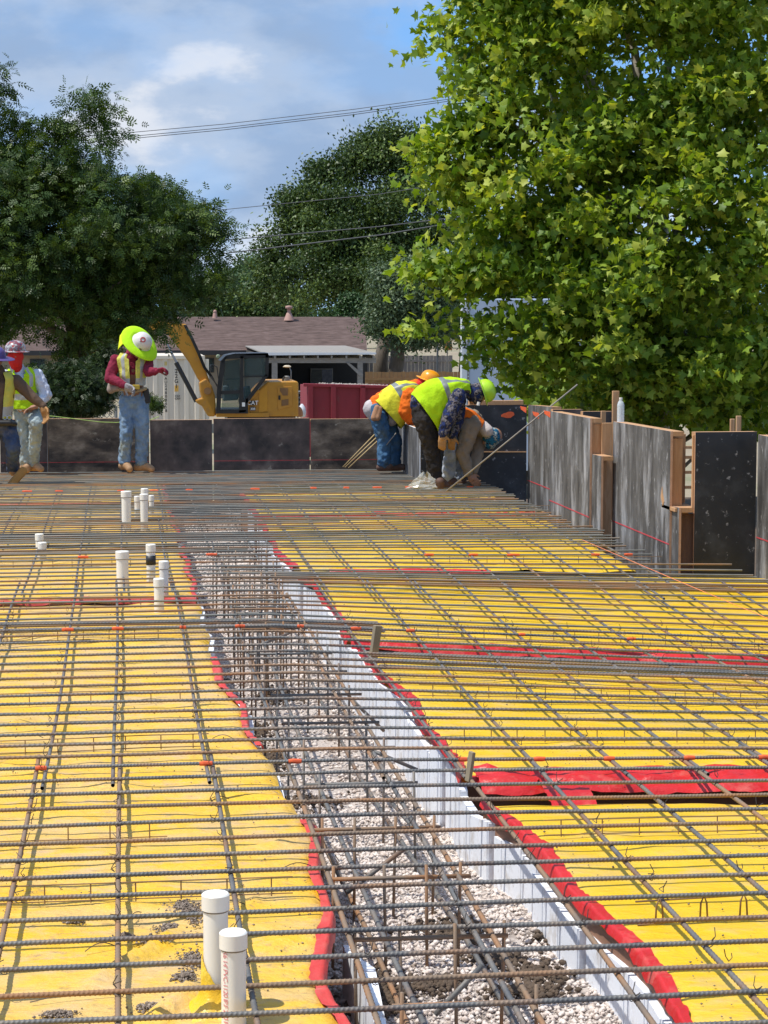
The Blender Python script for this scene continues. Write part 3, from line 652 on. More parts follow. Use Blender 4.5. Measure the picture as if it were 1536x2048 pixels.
# ---------------------------------------------------------------- formwork
def board(name, label, cat, P0, P1, z0, z1, thick, mface, medge=None, group=None, back=None, parts=None):
    """vertical board from P0 to P1 (x, y); its face is on the left of P0->P1"""
    a = Vector((P0[0], P0[1], 0)); b = Vector((P1[0], P1[1], 0)); d = (b-a).normalized(); n = Vector((-d.y, d.x, 0))*-1
    mb = MB(); q = [a, b, b+n*thick, a+n*thick]
    z1b = z1 if not isinstance(z1, tuple) else z1[1]; z1a = z1 if not isinstance(z1, tuple) else z1[0]
    V = [v+Vector((0, 0, z0)) for v in q]+[q[0]+Vector((0, 0, z1a)), q[1]+Vector((0, 0, z1b)), q[2]+Vector((0, 0, z1b)), q[3]+Vector((0, 0, z1a))]
    mb.V = [tuple(v) for v in V]; mb.F = [(0, 3, 2, 1), (4, 5, 6, 7), (0, 1, 5, 4), (1, 2, 6, 5), (2, 3, 7, 6), (3, 0, 4, 7)]; mb.M = [1, 1, 0, 1, 1, 1]
    t = thing(name, label, cat, tuple(a+Vector((0, 0, z0))), group)
    mb.build('plywood_face', [mface, medge or M['lumber_edge']], t)
    # studs and top plate behind
    s = MB(); L_ = (b-a).length
    for u in (np.arange(.03, L_-.02, .4) if L_ > .5 else [L_*.5]):
        p = a+d*float(u)+n*(thick+.002); o2 = MB(); o2.add([p+Vector((0, 0, z0)), p+d*.038+Vector((0, 0, z0)), p+d*.038+n*.089+Vector((0, 0, z0)), p+n*.089+Vector((0, 0, z0)),
            p+Vector((0, 0, min(z1a, z1b)-.042)), p+d*.038+Vector((0, 0, min(z1a, z1b)-.042)), p+d*.038+n*.089+Vector((0, 0, min(z1a, z1b)-.042)), p+n*.089+Vector((0, 0, min(z1a, z1b)-.042))],
            [(0, 3, 2, 1), (4, 5, 6, 7), (0, 1, 5, 4), (1, 2, 6, 5), (2, 3, 7, 6), (3, 0, 4, 7)]); o2.build('stud', M['lumber'], t)
    p = n*(thick+.002); o2 = MB(); o2.add([a+p+Vector((0, 0, z1a-.04)), b+p+Vector((0, 0, z1b-.04)), b+p+n*.089+Vector((0, 0, z1b-.04)), a+p+n*.089+Vector((0, 0, z1a-.04)),
        a+p+Vector((0, 0, z1a-.002)), b+p+Vector((0, 0, z1b-.002)), b+p+n*.089+Vector((0, 0, z1b-.002)), a+p+n*.089+Vector((0, 0, z1a-.002))],
        [(0, 3, 2, 1), (4, 5, 6, 7), (0, 1, 5, 4), (1, 2, 6, 5), (2, 3, 7, 6), (3, 0, 4, 7)]); o2.build('top_plate', M['lumber'], t)
    return t, a, b, d, n
def chalk(t, a, b, n, z, w=.008, za=None):
    q = n*-.003; mb = MB(); zb = z if za is None else za
    mb.prism([a+q+Vector((0, 0, z)), b+q+Vector((0, 0, zb)), b+q+Vector((0, 0, zb+w)), a+q+Vector((0, 0, z+w))], n*.002); mb.build('chalk_line', M['chalk'], t)
WY = 25.45
sc = F/WY
def wz(y, Y): return H-(y-635)*Y/F
segs = [(-420, 0, 836, 'leftmost black plywood form panel behind the two workers at the edge'), (0, 95, 835, 'narrow dark plywood panel behind the worker with the red mask'), (96, 299, 834, 'wide dark plywood panel left of the stooping worker, pale patch near its top'),
        (300, 425, 838, 'plain black plywood panel right of the stooping worker'), (427, 620, 836, 'long black plywood panel in front of the excavator cab'), (621, 838, 838, 'scuffed brown-black plywood panel in front of the red dumpster')]
for k, (x0, x1, yt, lab) in enumerate(segs):
    a_ = PY(x0+.6, 900, WY); b_ = PY(x1-.6, 900, WY)
    t, a, b, d, n = board('plywood_form', lab, 'plywood panel', (b_.x, WY), (a_.x, WY), -.6, wz(yt, WY), .019, M['ply_brown'] if k in (2, 5) else M['ply'], group='plywood form panels')
    if k in (2, 4, 5, 1): chalk(t, a, b, Vector((0, 1, 0)), wz(921, WY), .006)
    if k == 2:
        pass
# the function puts the face toward -Y when P0 is right of P1 (checked below); step board and nearer back wall
WY2 = 23.05
p = PY(838, 900, WY2)
t, a, b, d, n = board('plywood_form', 'narrow end board seen edge-on at the step in the back form wall', 'plywood panel', (p.x, WY2), (p.x+.012, WY-.03), -.6, .60, .019, M['ply_grey'], M['foam'], 'plywood form panels')
for k, (x0, x1, lab) in enumerate([(842, 948, 'black plywood panel behind the stooping workers, largely hidden'), (949, 1053, 'black plywood panel with orange spray paint behind the patterned hood')]):
    a_ = PY(x0, 900, WY2); b_ = PY(x1, 900, WY2)
    t, a, b, d, n = board('plywood_form', lab, 'plywood panel', (b_.x, WY2), (a_.x, WY2), -.6, wz(812, WY2), .019, M['ply_black'], group='plywood form panels')
    if k == 1:
        c = PY(1016, 830, WY2-.004); mb = MB(); pts = []
        for q in range(14):
            an = 2*math.pi*q/14; rr = random.uniform(.7, 1.1); pts.append(c+Vector((math.cos(an)*.075*rr+.02*math.sin(an), 0, math.sin(an)*.045*rr)))
        mb.prism(pts, (0, .003, 0)); mb.build('orange_spray_mark', M['orange'], t)
        p1 = PY(955, 905, WY2-.03); p2 = PY(1053, 905, WY2-.03); mb = MB(); mb.prism([p1, p2, p2+Vector((0, 0, .012)), p1+Vector((0, 0, .012))], (0, .025, 0)); mb.build('ledge_strip', M['lumber'], t)
a_ = PY(938, 803, WY2+.03); b_ = PY(1046, 803, WY2+.03); mb = MB(); mb.box(a_.x, b_.x, WY2+.0, WY2+.09, wz(812, WY2)+.001, wz(803, WY2), 0)
tag(mb.build('loose_lumber', M['lumber'], bevel=.003), 'loose pine board lying on top of the nearer back form panel', 'board')
# right wall, facing -X
def side(lab, X, px0, px1, ytop0, ytop1, m=M['ply_grey'], bot=-.6, ch=None):
    f = PX(px0, 900, X); n_ = PX(px1, 900, X)
    z0 = H-(ytop0-635)*f.y/F; z1 = H-(ytop1-635)*n_.y/F
    t, a, b, d, n = board('plywood_form', lab, 'plywood panel', (X, n_.y), (X, f.y), bot, (z1, z0), .019, m, group='plywood form panels')
    if ch: chalk(t, a, b, Vector((1, 0, 0)), ch, .010)
    return t, f.y, n_.y, z0, z1
t1, *_ = side('grey weathered form panel with orange-topped edge at the far corner', 4.52, 1056, 1102, 812, 816, ch=.06)
for z_, y_ in ((.89, 22.3), (.86, 21.6), (.9, 21.0)):
    mb = MB(); mb.prism([Vector((4.517, y_, z_-.07)), Vector((4.517, y_+.3, z_-.04)), Vector((4.517, y_+.35, z_-.005)), Vector((4.517, y_, z_-.005))], (.002, 0, 0)); mb.build('orange_spray_mark', M['orange'], t1)
# chipped pale spot
side('grey streaked form panel left of the first pine post', 4.24, 1100, 1180, 825, 840, ch=.06)
t3, yf, yn, zf, zn = side('stained grey form panel between the two pine posts, under the water bottle', 4.40, 1226, 1341, 847, 868, ch=.05)
# torn chip in panel 3
c = PX(1325, 995, 4.396); mb = MB(); mb.prism([c+Vector((0, -.05, -.03)), c+Vector((0, -.01, -.07)), c+Vector((0, .06, .0)), c+Vector((0, .02, .09)), c+Vector((0, -.0, .03))], (.003, 0, 0)); mb.build('torn_chip', M['lumber'], t3)
def post(lab, px0, px1, yt, yb, Y, th=.04, m='lumber', z0=None, extra=None, name='pine_post'):
    a_ = PY(px0, yt, Y); b_ = PY(px1, yt, Y); zt = a_.z; zb = z0 if z0 is not None else PY(px0, yb, Y).z
    mb = MB(); mb.box(a_.x, b_.x, Y, Y+th, zb, zt); o = mb.build(name, M[m], bevel=.003); tag(o, lab, 'post'); return o
post('tall pine board facing the viewer between the streaked and stained grey panels', 1204, 1225, 846, 1068, 17.96, .04, z0=-.3)
post('recessed pine board left of the tall pine board, upper half only', 1182, 1203, 842, 905, 18.6, .04, z0=.35)
side('narrow lower grey panel piece with a rounded notch beside the tall pine board', 4.26, 1178, 1203, 912, 918)
post('pine board closing the near end of the stained grey panel', 1345, 1372, 868, 1015, 16.05, .04, z0=.37)
mb = MB(); mb.box(4.40, 4.60, 15.66, 16.06, .335, .365); tag(mb.build('pine_ledge', M['lumber'], bevel=.002), 'small pine ledge shelf below the end board of the stained panel', 'board')
side('short grey panel piece under the pine ledge', 4.42, 1343, 1360, 1022, 1026)
post('old brown nailed board under the pine ledge', 1362, 1388, 1028, 1140, 15.72, .04, 'lumber_old', z0=-.5)
post('thin pine strip on the left edge of the large black panel', 1386, 1390.5, 870, 1030, 15.64, .03, z0=.33)
for k, (yy) in enumerate((895, 915, 945, 975)):
    a_ = PY(1372, yy, 16.6); mb = MB(); mb.box(a_.x-.05, a_.x+.12, 16.6, 16.64, a_.z-.012, a_.z+.012); tag(mb.build('cross_cleat', M['lumber']), ['topmost', 'second', 'third', 'lowest'][k]+' small pine cleat seen in the gap beside the black panel', 'board', 'cleats in the gap')
a_ = PY(1391, 870, 15.62); b_ = PY(1514, 870, 15.62)
board('plywood_form', 'large clean black panel facing the viewer at the right', 'plywood panel', (b_.x, 15.62), (a_.x, 15.62), -.6, wz(870, 15.62), .019, M['ply_black'], group='plywood form panels')
side('grey form panel at the right edge of the picture', float(b_.x)+.01, 1516, 1900, 876, 960, ch=.12)
# forms beyond
def back2(lab, px0, px1, yt, Y, m='ply', h=.9):
    a_ = PY(px0, yt, Y); b_ = PY(px1, yt, Y); board('plywood_form', lab, 'plywood panel', (b_.x, Y), (a_.x, Y), a_.z-h, a_.z, .019, M[m], group='plywood form panels')
back2('top of a reddish plywood form behind the streaked grey panel', 1106, 1165, 819, 20.5)
back2('second reddish plywood form top behind the tall pine board', 1166, 1226, 823, 20.2)
post('tall pine stake rising beside the water bottle', 1226, 1239, 782, 848, 18.3, .04, z0=.0)
post('pine stake standing above the black panel, right one', 1474, 1483, 832, 870, 17.5, .04, z0=.3)
post('short pine stake standing above the black panel, left one', 1462, 1470, 838, 870, 17.8, .04, z0=.3)
post('small pine stake behind the reddish form', 1203, 1212, 822, 845, 19.5, .04, z0=.3)
# water bottle on the top plate
bx = PX(1241, 848, 4.455); t = thing('water_bottle', 'clear ribbed plastic water bottle standing on the stained form panel', 'bottle', (4.455, bx.y, bx.z))
zb = H-(850-635)*bx.y/F; gl = glassmat('clear_bottle', (.75, .82, .85), .55, .12)
prof = [(0, 0), (.030, 0), (.033, .006)]
for k in range(9): prof += [(.0335, .012+k*.015), (.031, .019+k*.015)]
prof += [(.033, .15), (.032, .165), (.024, .19), (.0135, .205), (.013, .215)]
mb = MB(); mb.lathe(prof, (4.455, bx.y, zb), 20); mb.build('bottle_body', gl, t, smooth=True)
mb = MB(); mb.lathe([(.015, .212), (.015, .23), (0, .23)], (4.455, bx.y, zb), 20); mb.build('bottle_cap', M['pvc'], t)
# leaning bars
def rod(lab, p, q, r=.010, m='lumber_rod', name='leaning_bar'):
    mb = MB(); mb.tube([p, q], r, 7); tag(mb.build(name, M[m], smooth=True), lab, 'steel bar')
M['lumber_rod'] = mat('dusty_bar', [(.30, .27, .22), (.22, .19, .16)], 6, .7, rand=1)
M['rod_tan'] = mat('tan_rod', [(.52, .38, .18), (.40, .28, .13)], 6, .7, rand=1)
rod('long grey bar leaning up to the right in front of the patterned hood', PZ(893, 982, 0), PY(1155, 769, 21.2), .0085)
rod('outermost of three tan rods leaning on the wall left of the orange shirt', PZ(686, 934, 0), PY(750, 868, 25.3), .008, 'rod_tan')
rod('middle of three tan rods leaning on the wall left of the orange shirt', PZ(690, 935, 0), PY(755, 873, 25.2), .008, 'rod_tan')
rod('innermost of three tan rods leaning on the wall left of the orange shirt', PZ(697, 936, 0), PY(758, 879, 25.1), .008, 'rod_tan')
rod('dark bar leaning left of the black trousers, upper end at the vest', PY(800, 890, 24.9), PY(833, 922, 24.4), .008)
rod('short pale bar leaning in front of the blue jeans', PY(773, 890, 24.0), PY(792, 866, 24.0), .006)
# green string along the back wall
pts = [PY(x, y, 25.35) for x, y in ((92, 831), (120, 834), (160, 839), (200, 844), (232, 845), (270, 842), (300, 840), (318, 833))]
mb = MB(); mb.tube(pts, .0045, 4); tag(mb.build('green_string', M['string_green']), 'thin green string sagging along the top of the back form wall', 'string')
# clear bag
c = PZ(845, 978, 0); V = []; Fc = []; nn = 16
for j in range(10):
    u = j/9
    for k in range(nn):
        an = 2*math.pi*k/nn; r = (.15*(1-u)**.7+.03)*(1+.5*float(fbm(k*.9, j*.6, 5, 3))*2); V.append((c.x+r*math.cos(an)+.03*u, c.y+r*.6*math.sin(an), .01+.15*u*(1+.25*math.sin(an*2))))
for j in range(9):
    for k in range(nn): Fc.append((j*nn+k, j*nn+(k+1) % nn, (j+1)*nn+(k+1) % nn, (j+1)*nn+k))
tag(raw('plastic_bag', V, Fc, glassmat('clear_bag_plastic', (.70, .70, .64), .36, .2)), 'crumpled clear plastic bag on the mat at the black boots', 'plastic bag')
# ---------------------------------------------------------------- background machines and buildings
G0 = -2.12
M['cat'] = mat('machine_yellow', [(.52, .25, .025), (.44, .20, .02)], 3, .45, dirt=(.30, .17, .07), dscale=4, dlo=.55, dhi=.8)
M['cat_dark'] = mat('machine_black', [(.012, .013, .015), (.02, .02, .022)], 5, .38)
M['chrome'] = mat('steel_rod', [(.35, .36, .38)], 5, .3, metal=.7)
M['hose'] = mat('hose_rubber', [(.02, .018, .015)], 5, .5)
M['cabglass'] = glassmat('cab_glass', (.05, .09, .09), .42, .08)
M['seatgrey'] = mat('cab_interior', [(.07, .11, .13), (.14, .19, .21)], 8, .6)
def ext(mb, pts, Y, th, m=0): mb.prism([PY(x, y, Y) for x, y in pts], (0, th, 0), m); return mb
EY = 46.0
ex = thing('excavator', 'yellow compact excavator with black cab parked behind the form wall', 'excavator', (PY(500, 830, EY).x, EY+1, G0))
ext(MB(), [(496, 827), (496, 806), (494, 800), (512, 785), (520, 776), (533, 766), (536, 763.5), (594, 762.5), (597, 766), (597, 833), (496, 833)], EY, 1.9).build('engine_housing', M['cat'], ex, bevel=.04)
ext(MB(), [(433, 826), (538, 826), (538, 834), (433, 834)], EY-.06, 2.0).build('deck_plate', M['cat'], ex, bevel=.01)
ext(MB(), [(590, 815), (600, 812), (606, 820), (607, 834), (590, 834)], EY+.05, 1.8).build('counterweight', mat('counterweight', [(.35, .15, .06)], 4, .6), ex, bevel=.05)
ext(MB(), [(555, 773), (584, 773), (584, 812), (556, 820)], EY-.02, .02).build('side_door', mat('door_panel', [(.52, .24, .03)], 3, .45), ex, bevel=.006)
for q in ([(560, 776), (576, 776), (576, 791), (566, 791), (560, 782)], [(563, 800), (577, 798), (577, 810), (563, 812)]):
    ext(MB(), q, EY-.03, .01).build('door_vent', mat('vent_mesh', [(.22, .11, .04)], 60, .6), ex)
ext(MB(), [(557, 791), (561, 791), (561, 799.5), (557, 799.5)], EY-.04, .02).build('latch', M['cat_dark'], ex)
ext(MB(), [(518, 782), (535, 768), (535, 822), (518, 826)], EY-.015, .02).build('side_panel', mat('side_panel_ochre', [(.58, .27, .02)], 3, .45), ex, bevel=.004)
ext(MB(), [(493, 801.5), (516, 779), (519, 780), (520, 783), (498, 805), (497, 827), (493, 827)], EY-.05, .1).build('housing_rim', M['cat'], ex, bevel=.01)
# cab: frame members round real panes
cabY = EY-.12; cw = 1.15
cf = MB()
for q in ([(432, 826), (434, 780), (441, 722), (446, 717), (451, 722), (443, 780), (441, 826)], [(441, 722), (452, 711), (470, 708), (536, 707), (538, 715), (452, 718), (446, 726)],
          [(481, 712), (487, 712), (487, 826), (478, 826)], [(531, 708), (538, 710), (537, 750), (531, 753)], [(531, 748), (537, 751), (500, 800), (492, 808), (492, 798)], [(441, 782), (480, 780), (480, 787), (441, 789)], [(441, 822), (492, 820), (492, 827), (441, 827)], [(487, 800), (496, 796), (496, 827), (487, 827)], [(487, 752), (531, 751), (531, 754), (487, 755)]):
    ext(cf, q, cabY, .06); ext(cf, q, cabY+cw, .06)
ext(cf, [(441, 722), (452, 711), (470, 707), (536, 706), (537, 710), (472, 711), (454, 715), (445, 724)], cabY, cw+.06)
ext(cf, [(432, 819), (492, 819), (492, 827), (432, 827)], cabY+.01, cw)
cf.build('cab_frame', M['cat_dark'], ex)
for q in ([(444, 782), (450, 722), (480, 718), (480, 782)], [(443, 820), (444, 787), (480, 786), (480, 821)], [(488, 716), (531, 714), (531, 751), (488, 752)], [(488, 755), (529, 754), (490, 800)]):
    ext(MB(), q, cabY+.02, .008).build('pane', M['cabglass'], ex)
for q in ([(444, 782), (450, 722), (480, 718), (480, 782)], [(488, 716), (531, 714), (531, 751), (488, 752)]):
    ext(MB(), q, cabY+cw+.02, .008).build('pane', M['cabglass'], ex)
st = MB(); ext(st, [(488, 775), (500, 772), (503, 790), (500, 808), (480, 810), (478, 800), (488, 797)], cabY+.35, .45)
ext(st, [(447, 772), (456, 772), (460, 786), (474, 778), (478, 786), (476, 800), (447, 802)], cabY+.4, .4); st.build('operator_seat', M['seatgrey'], ex, bevel=.02)
st = MB(); st.tube([PY(452, 758, cabY+.5), PY(480, 758, cabY+.5)], .02, 6); st.tube([PY(455, 768, cabY+.5), PY(462, 800, cabY+.5)], .02, 6); st.build('grab_rail', M['cat_dark'], ex)
# mirror, lights
mb = MB(); mb.tube([PY(440, 772, cabY), PY(436, 752, cabY), PY(434, 734, cabY), PY(424, 729, cabY)], .012, 5); mb.build('mirror_bracket', M['cat_dark'], ex)
ext(MB(), [(420, 731), (423, 729), (424, 741), (421, 744)], cabY-.05, .12).build('mirror', M['cat_dark'], ex, bevel=.01)
mb = MB(); mb.lathe([(0, -.02), (.045, -.02), (.05, .03), (.03, .06), (0, .06)], PY(436, 713, cabY+.1), 14, rot=Matrix.Rotation(R(90), 3, 'X')); mb.build('work_light', mat('lamp_lens', [(.25, .30, .20)], 5, .3), ex)
mb = MB(); mb.tube([PY(582, 763, EY+.5), PY(582, 742, EY+.5), PY(578, 733, EY+.5), PY(572, 731, EY+.5)], .012, 5); mb.build('lamp_arm', M['chrome'], ex)
mb = MB(); mb.lathe([(0, .03), (.05, .03), (.10, 0), (.09, -.02), (0, -.03)], PY(574, 733, EY+.5), 14); mb.build('lamp_head', mat('lamp_cream', [(.6, .5, .35)], 5, .5), ex)
mb = MB(); mb.tube([PY(566, 763, EY+.4), PY(566, 758, EY+.4), PY(570, 753, EY+.4)], .025, 6); mb.build('exhaust', M['hose'], ex)
mb = MB(); mb.lathe([(.07, 0), (.07, .10), (.05, .12), (0, .12)], PY(574, 762, EY+.5), 12); mb.build('air_filter', mat('filter_grey', [(.2, .2, .19)], 5, .6), ex)
# boom
bo = MB(); ext(bo, [(408, 775), (395, 757), (379, 726), (356, 694), (338, 672), (325, 660), (333, 644), (372, 648), (382, 664), (396, 704), (412, 742), (418, 758), (424, 778)], EY+.35, .30); bo.build('boom', M['cat'], ex, bevel=.03)
ext(MB(), [(333, 644), (250, 636), (180, 640), (170, 655), (190, 672), (250, 660), (325, 660)], EY+.35, .28).build('boom_top', M['cat'], ex, bevel=.03)
ext(MB(), [(190, 640), (205, 645), (188, 720), (176, 760), (168, 758), (174, 700)], EY+.38, .22).build('stick', M['cat'], ex, bevel=.02)
ext(MB(), [(398, 765), (412, 757), (424, 772), (430, 790), (432, 812), (430, 833), (416, 833), (404, 812), (393, 806), (390, 800), (404, 796), (400, 782)], EY+.2, .5).build('swing_bracket', M['cat'], ex, bevel=.03)
mb = MB(); mb.tube([PY(415, 782, EY+.15), PY(415, 782, EY+.75)], .085, 14); mb.build('boom_pin', mat('pin_rust', [(.25, .13, .05)], 8, .5), ex)
mb = MB(); mb.tube([PY(352, 725, EY+.28), PY(393, 803, EY+.28)], .055, 10); mb.build('boom_cylinder', M['cat_dark'], ex, smooth=False)
mb = MB(); mb.tube([PY(333, 686, EY+.28), PY(353, 726, EY+.28)], .028, 8); mb.build('cylinder_rod', M['chrome'], ex)
for k in range(3):
    mb = MB(); mb.tube([PY(368+k*2, 650, EY+.3), PY(381+k*2, 675, EY+.28), PY(396+k*2, 708, EY+.27), PY(407+k*2, 735, EY+.3), PY(420+k*2, 752, EY+.3), PY(436, 772+k*2, EY+.2)], .014, 5); mb.build('hose', M['hose'], ex)
for k in range(2):
    tr = MB(); y_ = EY+(.0 if k == 0 else 1.45); x0 = PY(440, 0, EY).x; x1 = PY(600, 0, EY).x
    tr.prism([(x0, y_, G0+.3), (x0+.25, y_, G0+.02), (x1-.25, y_, G0+.02), (x1, y_, G0+.3), (x1-.2, y_, G0+.6), (x0+.2, y_, G0+.6)], (0, .4, 0)); tr.build('track', M['black'], ex)
mb = MB(); mb.box(PY(450, 0, EY).x, PY(590, 0, EY).x, EY+.3, EY+1.6, G0+.5, PY(0, 834, EY).z+.01); mb.build('undercarriage', M['cat_dark'], ex)
def text(s, px, py, Y, size, m, parent, vert=False, sx=1, name='lettering'):
    f = bpy.data.curves.new(name, 'FONT'); f.body = s if not vert else '\n'.join(s); f.size = size; f.extrude = .003; f.space_line = .92
    f.align_x = 'CENTER'; f.align_y = 'CENTER' if not vert else 'TOP'; f.materials.append(M[m]); f.offset = .0025*size/.15
    o = bpy.data.objects.new(name, f); link(o, parent); o.location = PY(px, py, Y); o.rotation_euler = (R(90), 0, 0); o.scale = (sx, 1, 1); return text_mesh(o)
for s, x, y_, sz in (('CAT', 505.5, 806, .13), ('308', 505.5, 818, .075)):
    ext(MB(), [(500, y_-4), (511, y_-4), (511, y_+(4 if s == 'CAT' else 3)), (500, y_+(4 if s == 'CAT' else 3))], EY-.058, .004).build('badge', M['cat_dark'], ex)
    text(s, x, y_, EY-.064, sz, 'print_white', ex)
ext(MB(), [(484, 805), (490, 805), (490, 813), (484, 813)], EY-.135, .01).build('white_decal', M['print_white'], ex)

# shipping container, end on
CY = 70.0
M['cont'] = mat('container_cream', [(.70, .62, .50), (.62, .55, .45)], 2, .6, .05, 20, stretch=(1, 1, .2), dirt=(.34, .25, .17), dscale=4, dlo=.65, dhi=.8)
ct = thing('shipping_container', 'cream corrugated shipping container behind the stooping worker', 'container', (PY(340, 0, CY).x, CY, G0))
xl = PY(262, 0, CY).x; xr = PY(403, 0, CY).x; zt = PY(0, 712, CY).z; zz = zt-.12
V = []; x = xl+.08; per = .36; k = 0; P = []
while x < xr-.08:
    P += [(x, CY+.06), (x+.12, CY+.06), (x+.18, CY), (x+.30, CY)]; x += per
for a_, b_ in P: V += [(a_, b_, G0+.15), (a_, b_, zz)]
raw('corrugated_wall', V, [(2*i, 2*i+2, 2*i+3, 2*i+1) for i in range(len(P)-1)], M['cont'], ct)
mb = MB(); mb.box(xl, xr, CY-.03, CY+.1, zz, zt); mb.box(xl, xr, CY-.03, CY+.1, G0+.05, G0+.15); mb.box(xl, xl+.09, CY-.03, CY+.1, G0+.15, zz); mb.build('frame', M['cont'], ct, bevel=.01)
mb = MB(); mb.box(xr-.08, xr+.0, CY-.03, CY+.1, G0+.15, zz); mb.build('corner_post', M['cont'], ct)
mb = MB(); mb.box(xr-.04, xr+.02, CY+.1, CY+6, G0+.05, zt-.02); mb.box(xl, xr-.05, CY+.1, CY+6, zt-.1, zt-.02); mb.build('side_wall', M['cont'], ct)
text('TXAU24808618', 331.5, 739, CY-.012, .135, 'print_black', ct, True)
text('22G1', 352.5, 737, CY-.012, .19, 'print_black', ct, True)
ext(MB(), [(349, 771), (357, 771), (357, 783), (349, 783)], CY-.012, .008).build('yellow_sticker', mat('sticker', [(.65, .36, .06)], 5, .5), ct)
ext(MB(), [(329, 723), (334, 723), (334, 731), (329, 731)], CY-.012, .008).build('yellow_sticker', mat('sticker_pale', [(.6, .45, .15)], 5, .5), ct)
text('CUI\nCAP', 355, 795, CY-.012, .1, 'print_black', ct)

# red dumpster
DY = 54.0; M['dred'] = mat('dumpster_red', [(.20, .012, .022), (.27, .02, .03)], 2.5, .6, .1, 12, stretch=(1, 1, .5), dirt=(.16, .06, .05), dscale=6, dlo=.6, dhi=.8)
du = thing('roll_off_dumpster', 'dark red ribbed roll-off dumpster behind the form wall', 'dumpster', (PY(700, 0, DY).x, DY, G0))
x0, x1 = PY(612, 0, DY).x, PY(925, 0, DY).x; zt = PY(0, 769, DY).z; zb = G0+.25
mb = MB(); mb.box(x0, x1, DY+.1, DY+.14, zb, zt-.1); mb.build('side_wall', M['dred'], du)
mb = MB(); mb.box(x0, x1, DY+2.2, DY+2.24, zb, zt-.1); mb.build('side_wall', M['dred'], du)
mb = MB(); mb.box(x0, x0+.05, DY+.14, DY+2.2, zb, zt-.1); mb.build('end_wall', M['dred'], du)
mb = MB(); mb.box(x0, x1, DY+.14, DY+2.2, zb, zb+.08); mb.build('floor_plate', M['dred'], du)
mb = MB(); V = [PY(607, 767, DY), PY(925, 775, DY), PY(925, 780, DY), PY(607, 773, DY)]; mb.prism(V, (0, .18, 0)); mb.build('top_rail', M['dred'], du, bevel=.01)
for k, px in enumerate((613, 660, 720, 780, 840, 895)):
    a_ = PY(px, 0, DY).x; mb = MB(); mb.box(a_, a_+.14, DY, DY+.1, zb, zt-.09); mb.build('rib', M['dred'], du, bevel=.008)
pl = []
for k in range(60):
    px = random.uniform(640, 790); p = PY(px, 768+(px-640)*.03, DY+random.uniform(.3, 1.8)); pl.append((p.x, p.y, .25, .2, p.z-.0))
o = stones('rubble', 500, clumps(pl), (.02, .06), mat('rubble_mix', [(.45, .42, .38), (.2, .16, .13)], 3, .9)); tag(o, 'pale rubble heaped to the rim of the red dumpster', 'rubble')
# white sack at the dumpster corner
mb = MB(); mb.lathe([(0, 0), (.09, .02), (.11, .15), (.08, .28), (.02, .36), (0, .36)], tuple(PY(604, 835, 52.5)), 10); tag(mb.build('white_sack', mat('sack', [(.75, .75, .76), (.5, .5, .52)], 9, .8), smooth=True), 'white sack at the left corner of the red dumpster', 'sack')

# chain link fences
def chain(label, px0, px1, yt, yb, Y, step=.13):
    a_ = PY(px0, yt, Y); b_ = PY(px1, yb, Y); w = b_.x-a_.x; h = a_.z-b_.z; mb = MB(); t = thing('chain_link_fence', label, 'fence', (a_.x, Y, b_.z))
    n = int((w+h)/step)
    for k in range(-int(h/step), int(w/step)+1):
        for sgn in (1, -1):
            x_ = k*step; pts = []
            xs, zs = (x_, 0) if sgn > 0 else (x_+h, 0); xe, ze = (x_+h, h) if sgn > 0 else (x_, h)
            # clip in x
            def cl(xx, z_, xo, zo):
                if xx < 0: f = (0-xx)/(xo-xx); return 0, z_+(zo-z_)*f
                if xx > w: f = (xx-w)/(xx-xo); return w, z_+(zo-z_)*f
                return xx, z_
            A = cl(xs, zs, xe, ze); B_ = cl(xe, ze, xs, zs)
            if abs(A[0]-B_[0]) < .01: continue
            mb.tube([(a_.x+A[0], Y+.004*sgn, b_.z+A[1]), (a_.x+B_[0], Y+.004*sgn, b_.z+B_[1])], .006, 3, cap=False)
    o = mb.build('wire_mesh', mat('galvanised', [(.38, .40, .42)], 5, .5, metal=.4), t); o['kind'] = 'stuff'
    mb = MB(); mb.tube([(a_.x, Y, a_.z), (b_.x, Y, a_.z)], .025, 6); mb.build('top_rail', mat('galv_rail', [(.3, .31, .32)], 5, .5, metal=.4), t)
    for xx in (a_.x, b_.x):
        mb = MB(); mb.tube([(xx, Y, G0), (xx, Y, a_.z)], .03, 6); mb.build('post', mat('galv_post', [(.3, .31, .32)], 5, .5, metal=.4), t)
chain('galvanised chain link fence piece between the excavator and the red dumpster', 595, 616, 783, 834, 58)
chain('dark chain link fence low behind the form wall on the left', 92, 232, 813, 838, 34, .09)

# house
HY = 100.0; M['shingle'] = mat('brown_shingles', [(.085, .055, .045), (.15, .098, .082), (.21, .145, .125)], 5, .9, .5, 14, stretch=(.35, 1, 3.2), lo=.32, hi=.68, detail=9)
M['wall_tan'] = mat('tan_house_wall', [(.34, .28, .20), (.30, .24, .17)], 2, .85, .1, 10); M['trim_and_shade'] = mat('dark_trim_and_shade', [(.03, .028, .03)], 5, .6)
hs = thing('house', 'long tan house with brown shingle roof beyond the machines', 'house', (0, HY+5, G0))
xl = PY(-330, 0, HY).x; xr = PY(733, 0, HY).x; ze = PY(0, 702, HY).z; zr = ze+1.95; RY = 105.0
